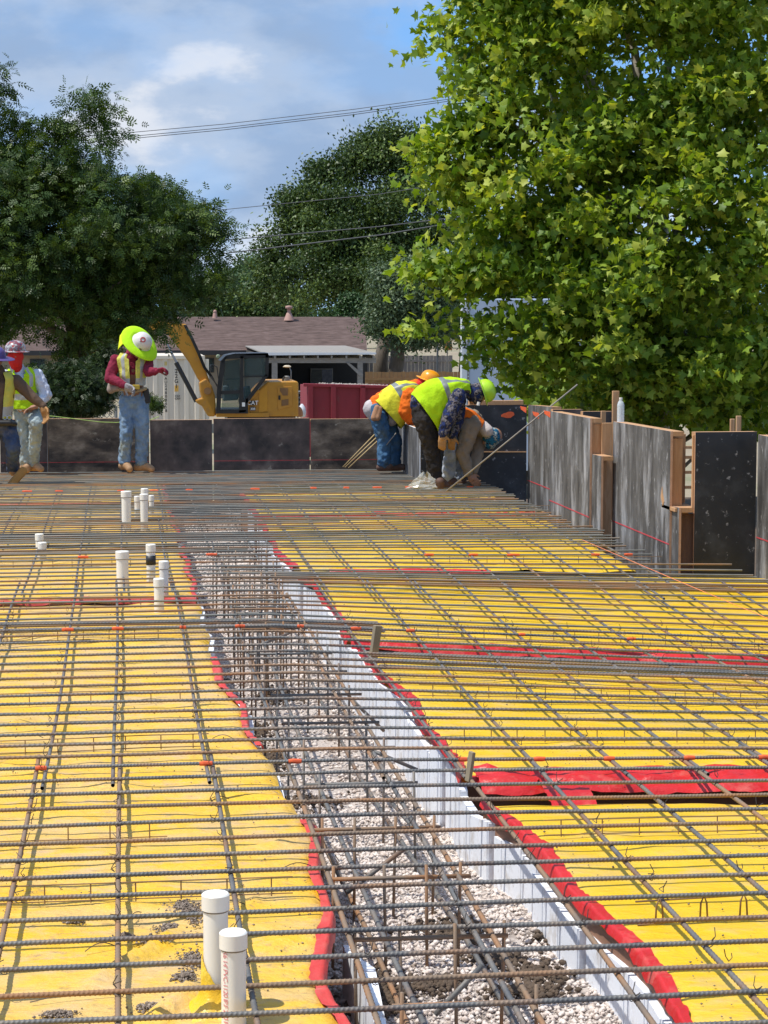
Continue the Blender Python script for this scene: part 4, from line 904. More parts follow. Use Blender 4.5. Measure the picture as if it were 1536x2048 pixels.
# compute the ridge height so that it projects at y=634
zr = PY(0, 634, RY).z
xrr = PY(732, 0, RY).x
mb = MB(); mb.add([(xl, HY, ze), (xl, RY, zr), (xl, RY, zr-.14), (xl, HY, ze-.14), (xr, HY, ze), (xrr, RY, zr), (xrr, RY, zr-.14), (xr, HY, ze-.14)], [(0, 1, 2, 3), (7, 6, 5, 4), (0, 4, 5, 1), (1, 5, 6, 2), (2, 6, 7, 3), (3, 7, 4, 0)]); mb.build('roof', M['shingle'], hs)
mb = MB(); mb.prism([(xl, RY+.01, zr), (xl, RY+5, ze), (xl, RY+5, ze-.14), (xl, RY+.01, zr-.14)], (xrr-xl, 0, 0)); mb.build('roof', M['shingle'], hs)
# shingle courses as slim steps
nst = 34
mb = MB()
for k in range(nst):
    u = k/nst; y_ = HY+(RY-HY)*u; z_ = ze+(zr-ze)*u+.004; dy = (RY-HY)/nst; dz = (zr-ze)/nst
    xa_ = xr+(xrr-xr)*u; xb_ = xr+(xrr-xr)*(u+1/nst)
    mb.add([(xl, y_, z_+.02), (xa_, y_, z_+.02), (xb_, y_+dy, z_+dz), (xl, y_+dy, z_+dz), (xl, y_, z_), (xa_, y_, z_)], [(0, 1, 2, 3), (0, 4, 5, 1)])
o = mb.build('shingle_courses', M['shingle'], hs); o['kind'] = 'stuff'
mb = MB(); mb.box(xl+.3, xr-.4, HY+.7, HY+9, G0, ze+.02); mb.build('wall', M['wall_tan'], hs)
mb = MB(); mb.prism([(xr-.42, HY+.7, ze), (xr-.42, RY, zr-.2), (xr-.42, HY+9.3, ze)], (.02, 0, 0)); mb.build('gable_wall', M['wall_tan'], hs)
mb = MB(); mb.box(xl, xr, HY-.05, HY+.02, ze-.22, ze-.01); mb.build('gutter', M['trim_and_shade'], hs)
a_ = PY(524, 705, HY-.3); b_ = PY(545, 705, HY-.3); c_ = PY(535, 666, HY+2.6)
mb = MB(); mb.add([a_, b_, c_, (a_.x, HY+.3, ze+.1), (b_.x, HY+.3, ze+.1), (c_.x, HY+3.2, c_.z)], [(0, 1, 2), (1, 4, 5, 2), (0, 2, 5, 3), (3, 5, 4), (0, 3, 4, 1)]); mb.build('dormer', M['trim_and_shade'], hs)  # the gable's shaded side is put into the dark colour
for px, yt, yb, rr in ((578, 612, 641, .12), (430, 622, 636, .06)):
    p = PY(px, yb, RY-.6); q = PY(px, yt, RY-.6); mb = MB(); mb.lathe([(rr*2.3, 0), (rr*1.1, .38), (rr*.75, .42), (rr*.75, (q.z-p.z)*.8), (rr*1.6, (q.z-p.z)*.82), (rr*1.5, q.z-p.z), (0, q.z-p.z+.03)], tuple(p), 14)
    mb.build('roof_vent', mat('vent_flashing', [(.42, .25, .20)], 5, .7), hs, smooth=True)
for wx0, wx1, wy0, wy1 in ((60, 90, 718, 760), (412, 428, 716, 745)):
    f = ext(MB(), [(wx0, wy0), (wx1, wy0), (wx1, wy1), (wx0, wy1)], HY+.66, .04).build('window', M['trim_and_shade'], hs)
    ext(MB(), [(wx0+2, wy0+2), (wx1-2, wy0+2), (wx1-2, wy1-2), (wx0+2, wy1-2)], HY+.645, .01).build('pane', M['cabglass'], f)
# second roof further left behind
h2 = thing('house', 'small roof corner of a second house behind the upper left of the roof', 'house', (PY(30, 0, 118).x, 118, G0))
mb = MB(); a_ = PY(-120, 622, 118); b_ = PY(60, 622, 118); mb.prism([(a_.x, 116, a_.z-1.3), (a_.x, 121, a_.z+.1), (a_.x, 126, a_.z-1.3)], (b_.x-a_.x, 0, 0)); mb.build('roof', mat('grey_shingles', [(.2, .19, .18), (.27, .26, .25)], 6, .9), h2)
mb = MB(); mb.box(a_.x+.3, b_.x-.3, 117, 125, G0, a_.z-1.25); mb.build('wall', M['wall_tan'], h2)
# patio cover
AY = 88.0; M['greywood'] = mat('grey_beam_wood', [(.22, .20, .18), (.30, .28, .25)], 5, .85, stretch=(1, 1, 4)); M['fascia'] = mat('white_metal_roof', [(.72, .74, .76)], 3, .4)
pc = thing('patio_cover', 'open patio cover with pale metal edge attached in front of the house', 'patio cover', (PY(640, 0, AY).x, AY+4, G0))
x0, x1 = PY(521, 0, AY).x, PY(752, 0, AY).x; z0 = PY(0, 706, AY).z
mb = MB(); mb.prism([(x0, AY, z0-.13), (x1, AY, z0-.10), (x1, AY, z0-.02), (x0, AY, z0)], (0, .06, 0)); mb.build('fascia', M['fascia'], pc)
mb = MB(); mb.add([(x0, AY+.06, z0), (x1, AY+.06, z0-.02), (x1, HY+.6, z0+.12), (x0, HY+.6, z0+.12), (x0, AY+.06, z0-.05), (x1, AY+.06, z0-.07), (x1, HY+.6, z0+.07), (x0, HY+.6, z0+.07)], [(0, 1, 2, 3), (4, 7, 6, 5), (0, 4, 5, 1), (1, 5, 6, 2), (2, 6, 7, 3), (3, 7, 4, 0)]); mb.build('roof_panel', M['greywood'], pc)
ext(MB(), [(528, 716), (752, 716), (752, 726), (528, 726)], AY+.3, .12).build('header_beam', M['greywood'], pc)
for px in (545, 575, 604, 632, 660, 690, 718, 745):
    a_ = PY(px, 0, AY+.1).x; mb = MB(); mb.box(a_, a_+.07, AY+.07, AY+4, z0-.28, z0-.14); mb.build('rafter', M['greywood'], pc)
for px in (714, 540):
    a_ = PY(px, 0, AY+.3).x; mb = MB(); mb.box(a_, a_+.24, AY+.28, AY+.48, G0, PY(0, 726, AY+.3).z); mb.build('post', M['greywood'], pc)
ext(MB(), [(693, 726), (699, 726), (726, 748), (726, 754), (722, 754)], AY+.22, .08).build('brace', M['greywood'], pc)
# porch back wall, coloured dark for the shade under the cover, with a window
ext(MB(), [(530, 716), (735, 716), (735, 850), (530, 850)], HY-.6, .1).build('porch_shade_wall', mat('porch_shade_dark', [(.035, .032, .03)], 4, .8), pc)
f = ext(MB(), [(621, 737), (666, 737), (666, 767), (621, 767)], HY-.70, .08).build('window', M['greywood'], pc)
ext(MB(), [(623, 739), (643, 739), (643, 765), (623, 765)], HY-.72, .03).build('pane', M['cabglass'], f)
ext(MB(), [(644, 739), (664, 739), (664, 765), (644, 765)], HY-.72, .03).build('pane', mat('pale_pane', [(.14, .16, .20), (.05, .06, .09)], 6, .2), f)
# added side panel blocking light, so that the porch stays dark inside
mb = MB(); mb.box(x0, x0+.1, AY+.5, HY+.6, G0, z0-.1); mb.build('shade_blocker', mat('shade_blocker_dark', [(.05, .045, .04)], 4, .9), pc)
# fences
def fence(label, px0, px1, yt, Y, m, pick=.14, rail=None):
    a_ = PY(px0, yt, Y); b_ = PY(px1, yt, Y); t = thing('wood_fence', label, 'fence', (a_.x, Y, G0)); x = a_.x
    while x < b_.x:
        z = a_.z+random.uniform(-.015, .015); mb = MB(); mb.box(x+.005, x+pick-.005, Y+random.uniform(0, .01), Y+.02, G0, z-.02); mb.build('picket', m, t); x += pick
    for zz in (a_.z-.35, G0+.4):
        mb = MB(); mb.box(a_.x, b_.x, Y-.05, Y-.005, zz, zz+.09); mb.build('rail', m, t)
    return t
M['fence_tan'] = mat('stained_fence', [(.30, .17, .07), (.24, .13, .055)], 5, .85, rand=1); M['fence_grey'] = mat('grey_fence', [(.16, .14, .125), (.24, .21, .19)], 5, .9, rand=1, stretch=(1, 1, .3))
fence('brown stained picket fence behind the red dumpster', 730, 950, 743, 78, M['fence_tan'], .16)
fence('weathered grey board fence beyond the brown fence', 655, 905, 711, 104, M['fence_grey'], .2)
# chevron road signs
for lab, px, py, w, h in (('orange chevron road sign in front of the dark tree trunk', 782, 694, 17, 19), ('orange chevron road sign half hidden by the sycamore leaves', 897, 691, 14, 19)):
    Y = 96.0; t = thing('chevron_sign', lab, 'road sign', (PY(px, 0, Y).x, Y, G0), 'chevron signs')
    ext(MB(), [(px-w/2, py-h/2), (px+w/2, py-h/2), (px+w/2, py+h/2), (px-w/2, py+h/2)], Y, .02).build('sign_plate', mat('sign_orange', [(.55, .27, .05)], 5, .5), t)
    ext(MB(), [(px+3, py-7), (px+6, py-7), (px+1, py), (px+6, py+7), (px+2, py+7), (px-4, py)], Y-.015, .01).build('chevron', M['black'], t)
    mb = MB(); mb.box(PY(px-1, 0, Y).x, PY(px+1, 0, Y).x, Y+.03, Y+.08, G0, PY(0, py+4, Y).z); mb.build('post', M['greywood'], t)
px, py, Y = 872, 679, 98; t = thing('street_name_sign', 'green street name sign on a grey pole between the trees', 'road sign', (PY(px, 0, Y).x, Y, G0))
ext(MB(), [(858, 674), (884, 674), (884, 680), (858, 680)], Y, .02).build('sign_plate', mat('sign_green', [(.02, .10, .06)], 5, .4), t)
mb = MB(); mb.tube([(PY(876, 0, Y).x, Y+.05, G0), PY(876, 640, Y+.05)], .05, 8); mb.build('pole', mat('pole_grey', [(.10, .11, .12)], 5, .5), t)
# white trailer
TY = 40.0; tl = thing('trailer', 'white box trailer with number marking behind the sycamore leaves', 'trailer', (PY(1000, 0, TY).x, TY, G0))
M['trw'] = mat('trailer_white', [(.72, .74, .78), (.66, .69, .73)], 2, .4); M['trb'] = mat('trailer_panel', [(.50, .57, .70), (.44, .51, .64)], 1.5, .4)
zt = PY(0, 596, TY).z; x0 = PY(925, 0, TY).x
mb = MB(); mb.box(x0, PY(938, 0, TY).x, TY, TY+.12, G0+.9, zt); mb.build('corner_post', M['trw'], tl, bevel=.02)
mb = MB(); mb.box(PY(938, 0, TY).x, PY(941, 0, TY).x, TY+.01, TY+.12, G0+.9, zt)
mb.build('rivet_rail', M['greywood'], tl)
for k in range(50):
    if k == 0:
        q = MB(); q.lathe([(.012, 0), (.008, .008), (0, .01)], (0, 0, 0), 6, rot=Matrix.Rotation(R(90), 3, 'X')); r0 = raw('rivet', q.V, q.F, M['trw']); rd = r0.data; bpy.data.objects.remove(r0)
    o = bpy.data.objects.new('rivet', rd); link(o, tl); o.location = (PY(939.5, 0, TY).x, TY+.01, zt-.1-k*.07)
q0 = PY(941, 0, TY); q1 = PY(941, 0, TY+9); mb = MB(); mb.prism([(q0.x, TY+.04, G0+.9), (q0.x+2.45, TY+.04, G0+.9), (q1.x+2.55, TY+9, G0+.9), (q1.x+.1, TY+9, G0+.9)], (0, 0, zt-G0-.9)); mb.build('box_body', M['trb'], tl, bevel=.02)
mb = MB(); mb.box(x0+1.2, x0+2.3, TY+1, TY+8, G0+.55, G0+.9); mb.build('chassis', M['cat_dark'], tl)
for yy in (TY+1.5, TY+2.8):
    for xx in (x0+.6, x0+2.15):
        mb = MB(); mb.tube([(xx, yy, G0+.5), (xx+.25, yy, G0+.5)], .5, 20); mb.build('wheel', M['black'], tl)
text('53192', 930, 614, TY-.006, .185, 'print_black', tl, True)

# overhead wires
def cable(lab, pts, r, Ys):
    P = [PY(x, y, Y) for (x, y), Y in zip(pts, Ys)]; out = []
    n = 24
    for k in range(n+1):
        u = k/n*(len(P)-1); i = min(int(u), len(P)-2); out.append(P[i].lerp(P[i+1], u-i))
    mb = MB(); mb.tube(out, r, 5); tag(mb.build('overhead_wire', mat('cable_dark', [(.07, .075, .085)], 5, .6)), lab, 'wire', 'overhead wires')
for k, (a_, b_) in enumerate(((( -60, 288), (960, 184)), ((-60, 297), (960, 189.5)), ((-60, 301.5), (960, 193.5)))):
    mid = ((a_[0]+b_[0])/2, (a_[1]+b_[1])/2+12); q1 = (a_[0]*.75+b_[0]*.25, a_[1]*.75+b_[1]*.25+9); q3 = (a_[0]*.25+b_[0]*.75, a_[1]*.25+b_[1]*.75+9)
    cable(['top', 'middle', 'lowest'][k]+' of three thin parallel overhead wires across the open sky', [a_, q1, mid, q3, b_], .011, [64]*5)
cable('single thin overhead wire crossing the middle of the oak crown', [(430, 421), (600, 404), (760, 388), (1000, 350)], .011, [66]*4)
cable('dark overhead wire crossing the oak above the pale one', [(430, 482), (600, 467), (760, 453), (1000, 424)], .017, [66]*4)
cable('pale thick overhead wire, lowest across the oak crown', [(430, 509), (600, 489), (760, 470), (1000, 430)], .020, [65]*4)
# ---------------------------------------------------------------- trees
M['bark'] = mat('bark', [(.10, .08, .06), (.17, .14, .11)], 4, .95, .5, 12, stretch=(3, 3, .7))
M['bark_pale'] = mat('sycamore_bark', [(.34, .30, .23), (.50, .46, .38), (.22, .18, .13)], 5, .85, .3, 12)
def template(kind):
    if kind == 'lobed':   # five pointed maple-like leaf, folded at the midrib
        pts = [(0, 0, 0), (.50, .02, -.03), (.34, .22, .01), (.62, .42, -.05), (.24, .55, .01), (0, 1.0, -.10), (-.24, .55, .01), (-.62, .42, -.05), (-.34, .22, .01), (-.50, .02, -.03)]
        V = [(0, .35, .07)]+pts; n = len(pts); return np.array(V), np.array([(0, i+1, (i+1) % n+1) for i in range(n)])
    if kind == 'pinnate':
        V = []; T = []
        V += [(0, 0, 0), (.02, 1, -.12), (-.02, 1, -.12)]; T += [(0, 1, 2)]
        for k, u in enumerate((.25, .52, .8)):
            for s in (1, -1):
                b = len(V); V += [(0, u, -.02), (s*.22, u+.01, .0), (s*.46, u+.18, -.07), (s*.18, u+.19, 0)]; T += [(b, b+1, b+3), (b+1, b+2, b+3)]
        b = len(V); V += [(0, .95, -.1), (.09, 1.12, -.1), (0, 1.35, -.16), (-.09, 1.12, -.1)]; T += [(b, b+1, b+3), (b+1, b+2, b+3)]
        return np.array(V), np.array(T)
    V = []; T = []     # small sprig of oval leaves
    rs = np.random.default_rng(3)
    for k in range(5):
        c = rs.normal(0, .28, 3); d = rs.normal(0, 1, 3); d /= np.linalg.norm(d); e = np.cross(d, rs.normal(0, 1, 3)); e /= np.linalg.norm(e)
        b = len(V); V += [c, c+d*.18+e*.11, c+d*.40, c+d*.18-e*.11]; T += [(b, b+1, b+2), (b, b+2, b+3)]
    return np.array(V), np.array(T)
def orient(n, up, droop, rs, out=None):
    """random frames: leaf axis y, normal z"""
    nz = rs.normal(0, 1, (n, 3))*(1-up)+np.array([0, 0, 1])*up*1.4
    if out is not None: nz = nz+out*.7
    nz /= np.linalg.norm(nz, axis=1)[:, None]
    ay = rs.normal(0, 1, (n, 3)); ay[:, 2] -= droop
    if out is not None: ay = ay+out*.6
    ay -= nz*(ay*nz).sum(1)[:, None]; ay /= np.linalg.norm(ay, axis=1)[:, None]; ax = np.cross(ay, nz); return ax, ay, nz
def leaves(P, size, kind, up, droop, rs, out=None):
    V0, T0 = template(kind); n = len(P); ax, ay, nz = orient(n, up, droop, rs, out); s = size[0]+(size[1]-size[0])*rs.random(n)
    V = (V0[None, :, 0, None]*ax[:, None]+V0[None, :, 1, None]*ay[:, None]+V0[None, :, 2, None]*nz[:, None])*s[:, None, None]+P[:, None]
    T = (T0[None]+(np.arange(n)*len(V0))[:, None, None]).reshape(-1, 3); return V, T
def crownpts(blobs, n, rs, nclump, csize, shell=.55):
    """points gathered in clumps that sit towards the outside of overlapping lobes"""
    B = np.array(blobs, float); vol = B[:, 3]*B[:, 4]*B[:, 5]; k = rs.choice(len(B), nclump, p=vol**.67/(vol**.67).sum())
    d = rs.normal(0, 1, (nclump, 3)); d /= np.linalg.norm(d, axis=1)[:, None]; r = shell+(1-shell)*rs.random(nclump)**.6
    r *= 1+.16*rs.normal(0, 1, nclump)*(rs.random(nclump) < .4)
    Cc = B[k, :3]+d*r[:, None]*B[k, 3:6]; j = rs.integers(0, nclump, n)
    cs_ = csize*(.6+.8*rs.random(nclump)); off = rs.normal(0, 1, (n, 3))*cs_[j][:, None]*np.array([1, 1, .62])
    return Cc[j]+off, d[j], j, Cc
def tree(name, label, blobs, n, nclump, csize, size, kind, m, trunk, seed, up=.4, droop=.3, shell=.55, limbs=7, bark='bark', group=None, tr=.2, keep=None, outw=.5):
    rs = np.random.default_rng(seed); t = thing(name, label, 'tree', trunk[0], group)
    P, d, j, Cc = crownpts(blobs, n, rs, nclump, csize, shell)
    if keep is not None:
        k = keep(P); P, d, j = P[k], d[k], j[k]
    V, T = leaves(P, size, kind, up, droop, rs, d*outw)
    tint = np.clip(.5+.22*rs.normal(0, 1, len(P))+.26*(rs.random(nclump)[j]-.5)*2, 0, 1)
    o = fastmesh('crown', V.reshape(-1, 3), T, m, t, tint=np.repeat(tint, V.shape[1])); o['kind'] = 'stuff'
    # trunk and limbs
    random.seed(seed); mb = MB(); p0, p1 = Vector(trunk[0]), Vector(trunk[1]); mid = p0.lerp(p1, .5)+Vector((random.uniform(-.2, .2), 0, 0))*tr*3
    mb.tube([p0-Vector((0, 0, .05)), p0+Vector((0, 0, .3)), mid, p1], [tr*1.5, tr*1.1, tr*.9, tr*.7], 10); mb.build('trunk', M[bark], t, smooth=True)
    idx = rs.choice(len(Cc), min(limbs, len(Cc)), replace=False)
    for i in idx:
        e = Vector(Cc[i]); s = p1.lerp(p0, random.uniform(0, .4)); md = s.lerp(e, .5)+Vector((random.uniform(-.1, .1), random.uniform(-.1, .1), .12))*(e-s).length
        mb = MB(); mb.tube([s, s.lerp(md, .5)+Vector((0, 0, .03)), md, md.lerp(e, .5), e], [tr*.5, tr*.4, tr*.28, tr*.16, tr*.05], 6); o = mb.build('branch', M[bark], t, smooth=True)
    return t, (P, V, T, tint)
SHR = 0
def B(px, py, Y, rx, rz, ry=None):
    rx, rz = max(rx-SHR, rx*.4), max(rz-SHR, rz*.4)
    p = PY(px, py, Y); s = Y/F; return (p.x, p.y, p.z, rx*s, (ry or rx)*s, rz*s)
M['l_syc'] = leafmat('sycamore_leaf', (.055, .12, .012), (.19, .30, .022), (.44, .49, .07), .36)
M['l_left'] = leafmat('ash_leaf', (.018, .042, .007), (.042, .085, .012), (.13, .19, .028), .20)
M['l_oak'] = leafmat('oak_leaf', (.022, .048, .010), (.055, .095, .020), (.14, .20, .045), .15)
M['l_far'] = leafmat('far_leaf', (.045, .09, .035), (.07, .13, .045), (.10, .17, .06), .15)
M['l_pale'] = leafmat('pale_oak_leaf', (.05, .085, .04), (.085, .13, .06), (.13, .18, .085), .12)
M['l_dark'] = leafmat('cedar_leaf', (.02, .05, .012), (.03, .075, .015), (.05, .10, .02), .05)

# big sycamore at the right
SY = 25.5
bl_s = [B(1240, 120, SY, 330, 260), B(1010, 90, SY, 150, 150), B(1430, 60, SY-.8, 260, 240), B(1060, 330, SY, 200, 170), B(1300, 380, SY-.8, 280, 220), B(1500, 330, SY-1.2, 240, 250), B(985, 480, SY+.2, 120, 120), B(1120, 560, SY-.3, 210, 170), B(1350, 620, SY-.8, 250, 180),
        B(1540, 620, SY-1.2, 230, 210), B(985, 640, SY, 110, 90), B(1050, 680, SY+.4, 120, 70), B(1200, 720, SY, 200, 85), B(1440, 740, SY-.6, 220, 80), B(1100, 20, SY, 220, 150), B(930, 130, SY+.2, 70, 120), B(960, 300, SY+.2, 90, 90), B(905, 545, SY+.2, 55, 40), B(915, 250, SY+.3, 55, 50), B(1300, -160, SY, 380, 220), B(1250, 790, SY+.3, 150, 60), B(1480, 800, SY+.2, 180, 60), B(1370, 770, SY, 130, 70), B(880, 540, SY, 50, 35), B(850, 60, SY+.2, 30, 50), B(865, 540, SY, 45, 30), B(848, 110, SY, 34, 30), B(862, 300, SY, 42, 26), B(870, 400, SY, 30, 40), B(850, 640, SY, 30, 34), B(905, 600, SY, 40, 40), B(900, 360, SY, 40, 40)]
trunk_s = (PY(1330, 0, SY+.3).x, SY+.6, G0), (PY(1330, 250, SY+.3).x, SY+.6, PY(1330, 380, SY).z)
def keep_s(P): 
    d = P[:, 1]*cp*ca+P[:, 0]*sa*cp+(H-P[:, 2])*sp
    return (P[:, 1] > 23.4+.0*P[:, 0]) | (P[:, 2] > 1.15)
t_s, (P, V, T, tint) = tree('sycamore_tree', 'big bright green lobed-leaf sycamore filling the upper right', bl_s, 56000, 1000, .20, (.07, .14), 'lobed', M['l_syc'], trunk_s, 5, up=.2, droop=.7, shell=.42, limbs=16, bark='bark_pale', tr=.2, keep=keep_s)
# the leaves that show largest: one object each
rs = np.random.default_rng(9)
V0, T0 = template('lobed'); LD = []
for k in range(6):
    Vk = V0.copy(); Vk[:, 2] += .16*np.sin(Vk[:, 0]*5+k)+.12*np.cos(Vk[:, 1]*5+k*2)-.25*np.abs(Vk[:, 0]); Vk[:, 0] *= .85+.3*rs.random()
    o = fastmesh('leaf', Vk, T0, M['l_syc'], tint=np.full(len(Vk), (.35+.12*k))); LD.append(o.data); bpy.data.objects.remove(o)
front = np.argsort(P[:, 1]-.25*np.abs(rs.normal(0, 1, len(P))))
vis = []
for i in front:
    p = P[i]; sx = 768+F*((p[0]*ca-p[1]*sa))/(p[1]*ca+p[0]*sa)
    if 870 < sx < 1560 and -.1 < p[2] < 6.2 and p[1] > 23.5: vis.append(i)
    if len(vis) >= 292: break
for i in vis:
    o = bpy.data.objects.new('leaf', LD[int(rs.integers(0, 6))]); link(o, t_s); o.location = P[i]+np.array([0, -.08, .02])
    o.rotation_euler = (R(rs.uniform(25, 95)), R(rs.uniform(-50, 50)), R(rs.uniform(-70, 70))+R(180)*(rs.random() < .7)); s_ = rs.uniform(.09, .135); o.scale = (s_, s_, s_)

# left tree (dense, compound leaves) in front of the excavator boom
LY = 37.0; SHR = 9
bl_l = [B(170, 300, LY, 75, 110, 130), B(60, 350, LY, 100, 80), B(-40, 380, LY, 140, 150), B(20, 250, LY, 32, 42), B(90, 262, LY, 42, 34), B(165, 215, LY, 32, 42), B(205, 205, LY, 26, 28), B(128, 235, LY, 26, 34), B(250, 262, LY, 26, 22), B(5, 150, LY, 24, 22), B(120, 430, LY, 190, 130), B(200, 255, LY, 45, 75), B(215, 300, LY-.3, 50, 50), B(75, 290, LY, 45, 50), B(300, 480, LY, 130, 90), B(405, 440, LY, 60, 60), B(430, 490, LY, 50, 90), B(290, 400, LY, 55, 45), B(360, 560, LY, 110, 60),
        B(150, 560, LY, 210, 90), B(10, 560, LY, 130, 120), B(-10, 190, LY, 30, 50), B(150, 655, LY+.5, 85, 50), B(250, 640, LY+.3, 115, 45), B(180, 745, LY+.8, 60, 85), B(50, 770, LY+.9, 80, 40), B(240, 560, LY, 130, 80), B(120, 440, LY, 90, 70), B(100, 400, LY+.8, 90, 60), B(110, 790, LY+.8, 90, 40), B(-20, 620, LY, 60, 60), B(440, 430, LY, 30, 30)]
tree('ash_tree', 'dark dense tree with small leaflets hanging over the excavator on the left', bl_l, 27000, 460, .20, (.11, .20), 'pinnate', M['l_left'], ((PY(150, 0, LY+1).x, LY+1, G0), (PY(150, 0, LY+1).x, LY+1, PY(0, 560, LY).z)), 12, up=.35, droop=.5, shell=.45, limbs=16, tr=.22)
SHR = 12
# smaller tree between
L2 = 60.0
tree('young_ash_tree', 'thin mid green tree top rising right of the dense left tree', [B(300, 390, L2, 45, 45), B(265, 370, L2, 30, 30), B(335, 430, L2, 60, 60), B(300, 500, L2, 90, 90)], 9000, 420, .18, (.14, .24), 'pinnate', M['l_left'],
     ((PY(262, 0, L2).x, L2, G0), (PY(268, 0, L2).x, L2, PY(0, 480, L2).z)), 13, limbs=6, tr=.15)
# oaks beyond the house
OY = 128.0; SHR = 20
bl_o = [B(775, 285, OY, 50, 45), B(745, 300, OY, 40, 50), B(690, 325, OY, 42, 42), B(612, 362, OY, 42, 42), B(655, 345, OY, 36, 40), B(580, 410, OY, 36, 36), B(770, 320, OY, 75, 45), B(700, 345, OY, 80, 60), B(640, 350, OY, 50, 45), B(820, 320, OY, 60, 80), B(600, 430, OY, 65, 65), B(690, 450, OY-2, 110, 90), B(800, 430, OY-2, 100, 100), B(560, 500, OY, 55, 60), B(640, 560, OY-3, 110, 75), B(760, 560, OY-4, 110, 80), B(860, 520, OY-2, 60, 120), B(545, 570, OY, 50, 60), B(900, 420, OY, 60, 100)]
tree('live_oak', 'large dark green oak rising behind the middle of the house roof', bl_o, 22000, 300, .55, (.38, .75), 'sprig', M['l_oak'], ((PY(700, 0, OY).x, OY, G0), (PY(700, 0, OY).x, OY, PY(0, 500, OY).z)), 21, up=.4, droop=0, shell=.45, limbs=10, tr=.5, outw=.8)
O2 = 92.0
bl_2 = [B(810, 600, O2, 75, 55), B(860, 640, O2, 55, 60), B(770, 640, O2, 40, 45), B(850, 560, O2, 60, 60), B(790, 560, O2, 55, 40), B(830, 670, O2, 60, 40)]
tree('near_oak', 'grey-green oak with dark trunks just right of the house', bl_2, 14000, 240, .34, (.28, .5), 'sprig', M['l_pale'], ((PY(790, 0, O2).x, O2+1, G0), (PY(795, 0, O2).x, O2+1, PY(0, 620, O2).z)), 22, up=.4, shell=.4, limbs=8, tr=.38, outw=.8)
mb = MB(); a_ = PY(765, 0, O2+2).x; mb.tube([(a_, O2+2, G0), (a_-.1, O2+2, -.2), (a_+.3, O2+2, 1.9)], [.45, .34, .25], 10); w = mb.build('tree_trunk', M['bark'], smooth=True); tag(w, 'dark leaning trunk left of the chevron sign', 'tree trunk')
tree('cedar_tree', 'bright green rounded cedar peeking over the right end of the roof', [B(700, 610, 112, 28, 34), B(690, 640, 112, 34, 30), B(715, 650, 112, 30, 30)], 7000, 300, .16, (.3, .5), 'sprig', M['l_dark'], ((PY(700, 0, 112).x, 112, G0), (PY(700, 0, 112).x, 112, 1)), 23, shell=.7, limbs=2, tr=.2, outw=1)
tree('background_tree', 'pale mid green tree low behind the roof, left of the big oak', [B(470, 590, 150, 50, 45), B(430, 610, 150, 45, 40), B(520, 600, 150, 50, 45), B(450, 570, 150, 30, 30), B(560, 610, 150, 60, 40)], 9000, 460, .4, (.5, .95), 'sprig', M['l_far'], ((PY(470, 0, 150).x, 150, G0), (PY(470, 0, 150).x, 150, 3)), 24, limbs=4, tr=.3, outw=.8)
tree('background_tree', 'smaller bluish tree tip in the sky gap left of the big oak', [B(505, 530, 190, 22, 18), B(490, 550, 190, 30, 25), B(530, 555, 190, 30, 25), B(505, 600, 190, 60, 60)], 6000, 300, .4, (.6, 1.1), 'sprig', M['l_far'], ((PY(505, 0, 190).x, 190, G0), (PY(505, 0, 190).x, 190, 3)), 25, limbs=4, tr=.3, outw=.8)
tree('background_tree', 'dark tree mass behind the roof left of the stooping worker', [B(60, 560, 140, 120, 70), B(250, 560, 140, 120, 70), B(-80, 520, 140, 120, 100), B(380, 590, 140, 60, 45)], 9000, 420, .45, (.5, .95), 'sprig', M['l_oak'], ((PY(100, 0, 140).x, 140, G0), (PY(100, 0, 140).x, 140, 3)), 26, limbs=4, tr=.3, outw=.8)
tree('background_tree', 'shaded tree behind the grey fence, right of the near oak', [B(900, 600, 125, 60, 90), B(960, 560, 125, 80, 110), B(880, 650, 125, 40, 50), B(1100, 600, 125, 160, 130), B(1350, 600, 125, 200, 130)], 10000, 700, .4, (.5, .9), 'sprig', M['l_oak'], ((PY(930, 0, 125).x, 125, G0), (PY(930, 0, 125).x, 125, 3)), 27, limbs=4, tr=.3, outw=.8)
# hedge line on the far horizon, so no bare edge shows
hb = [B(x, 640, 260, 60, 20+10*random.random()) for x in range(-600, 2300, 70)]
rs = np.random.default_rng(31); P_, d_, j_, _c = crownpts(hb, 7000, rs, 1000, .8, .5); V_, T_ = leaves(P_, (1.2, 2.4), 'sprig', .4, 0, rs)
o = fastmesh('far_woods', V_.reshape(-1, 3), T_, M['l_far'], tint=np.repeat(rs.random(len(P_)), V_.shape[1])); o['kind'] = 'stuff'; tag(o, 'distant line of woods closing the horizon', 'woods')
tree('shrub', 'dark leafy undergrowth behind the form wall below the sycamore', [B(1150, 790, 31, 120, 70), B(1300, 790, 31, 130, 80), B(1450, 800, 31, 130, 80), B(1600, 790, 31, 130, 90), B(1080, 720, 34, 60, 60)], 9000, 420, .16, (.12, .22), 'lobed', M['l_syc'], ((PY(1300, 0, 31).x, 31, G0), (PY(1300, 0, 31).x, 31, -.5)), 44, limbs=6, tr=.08)
SHR = 8
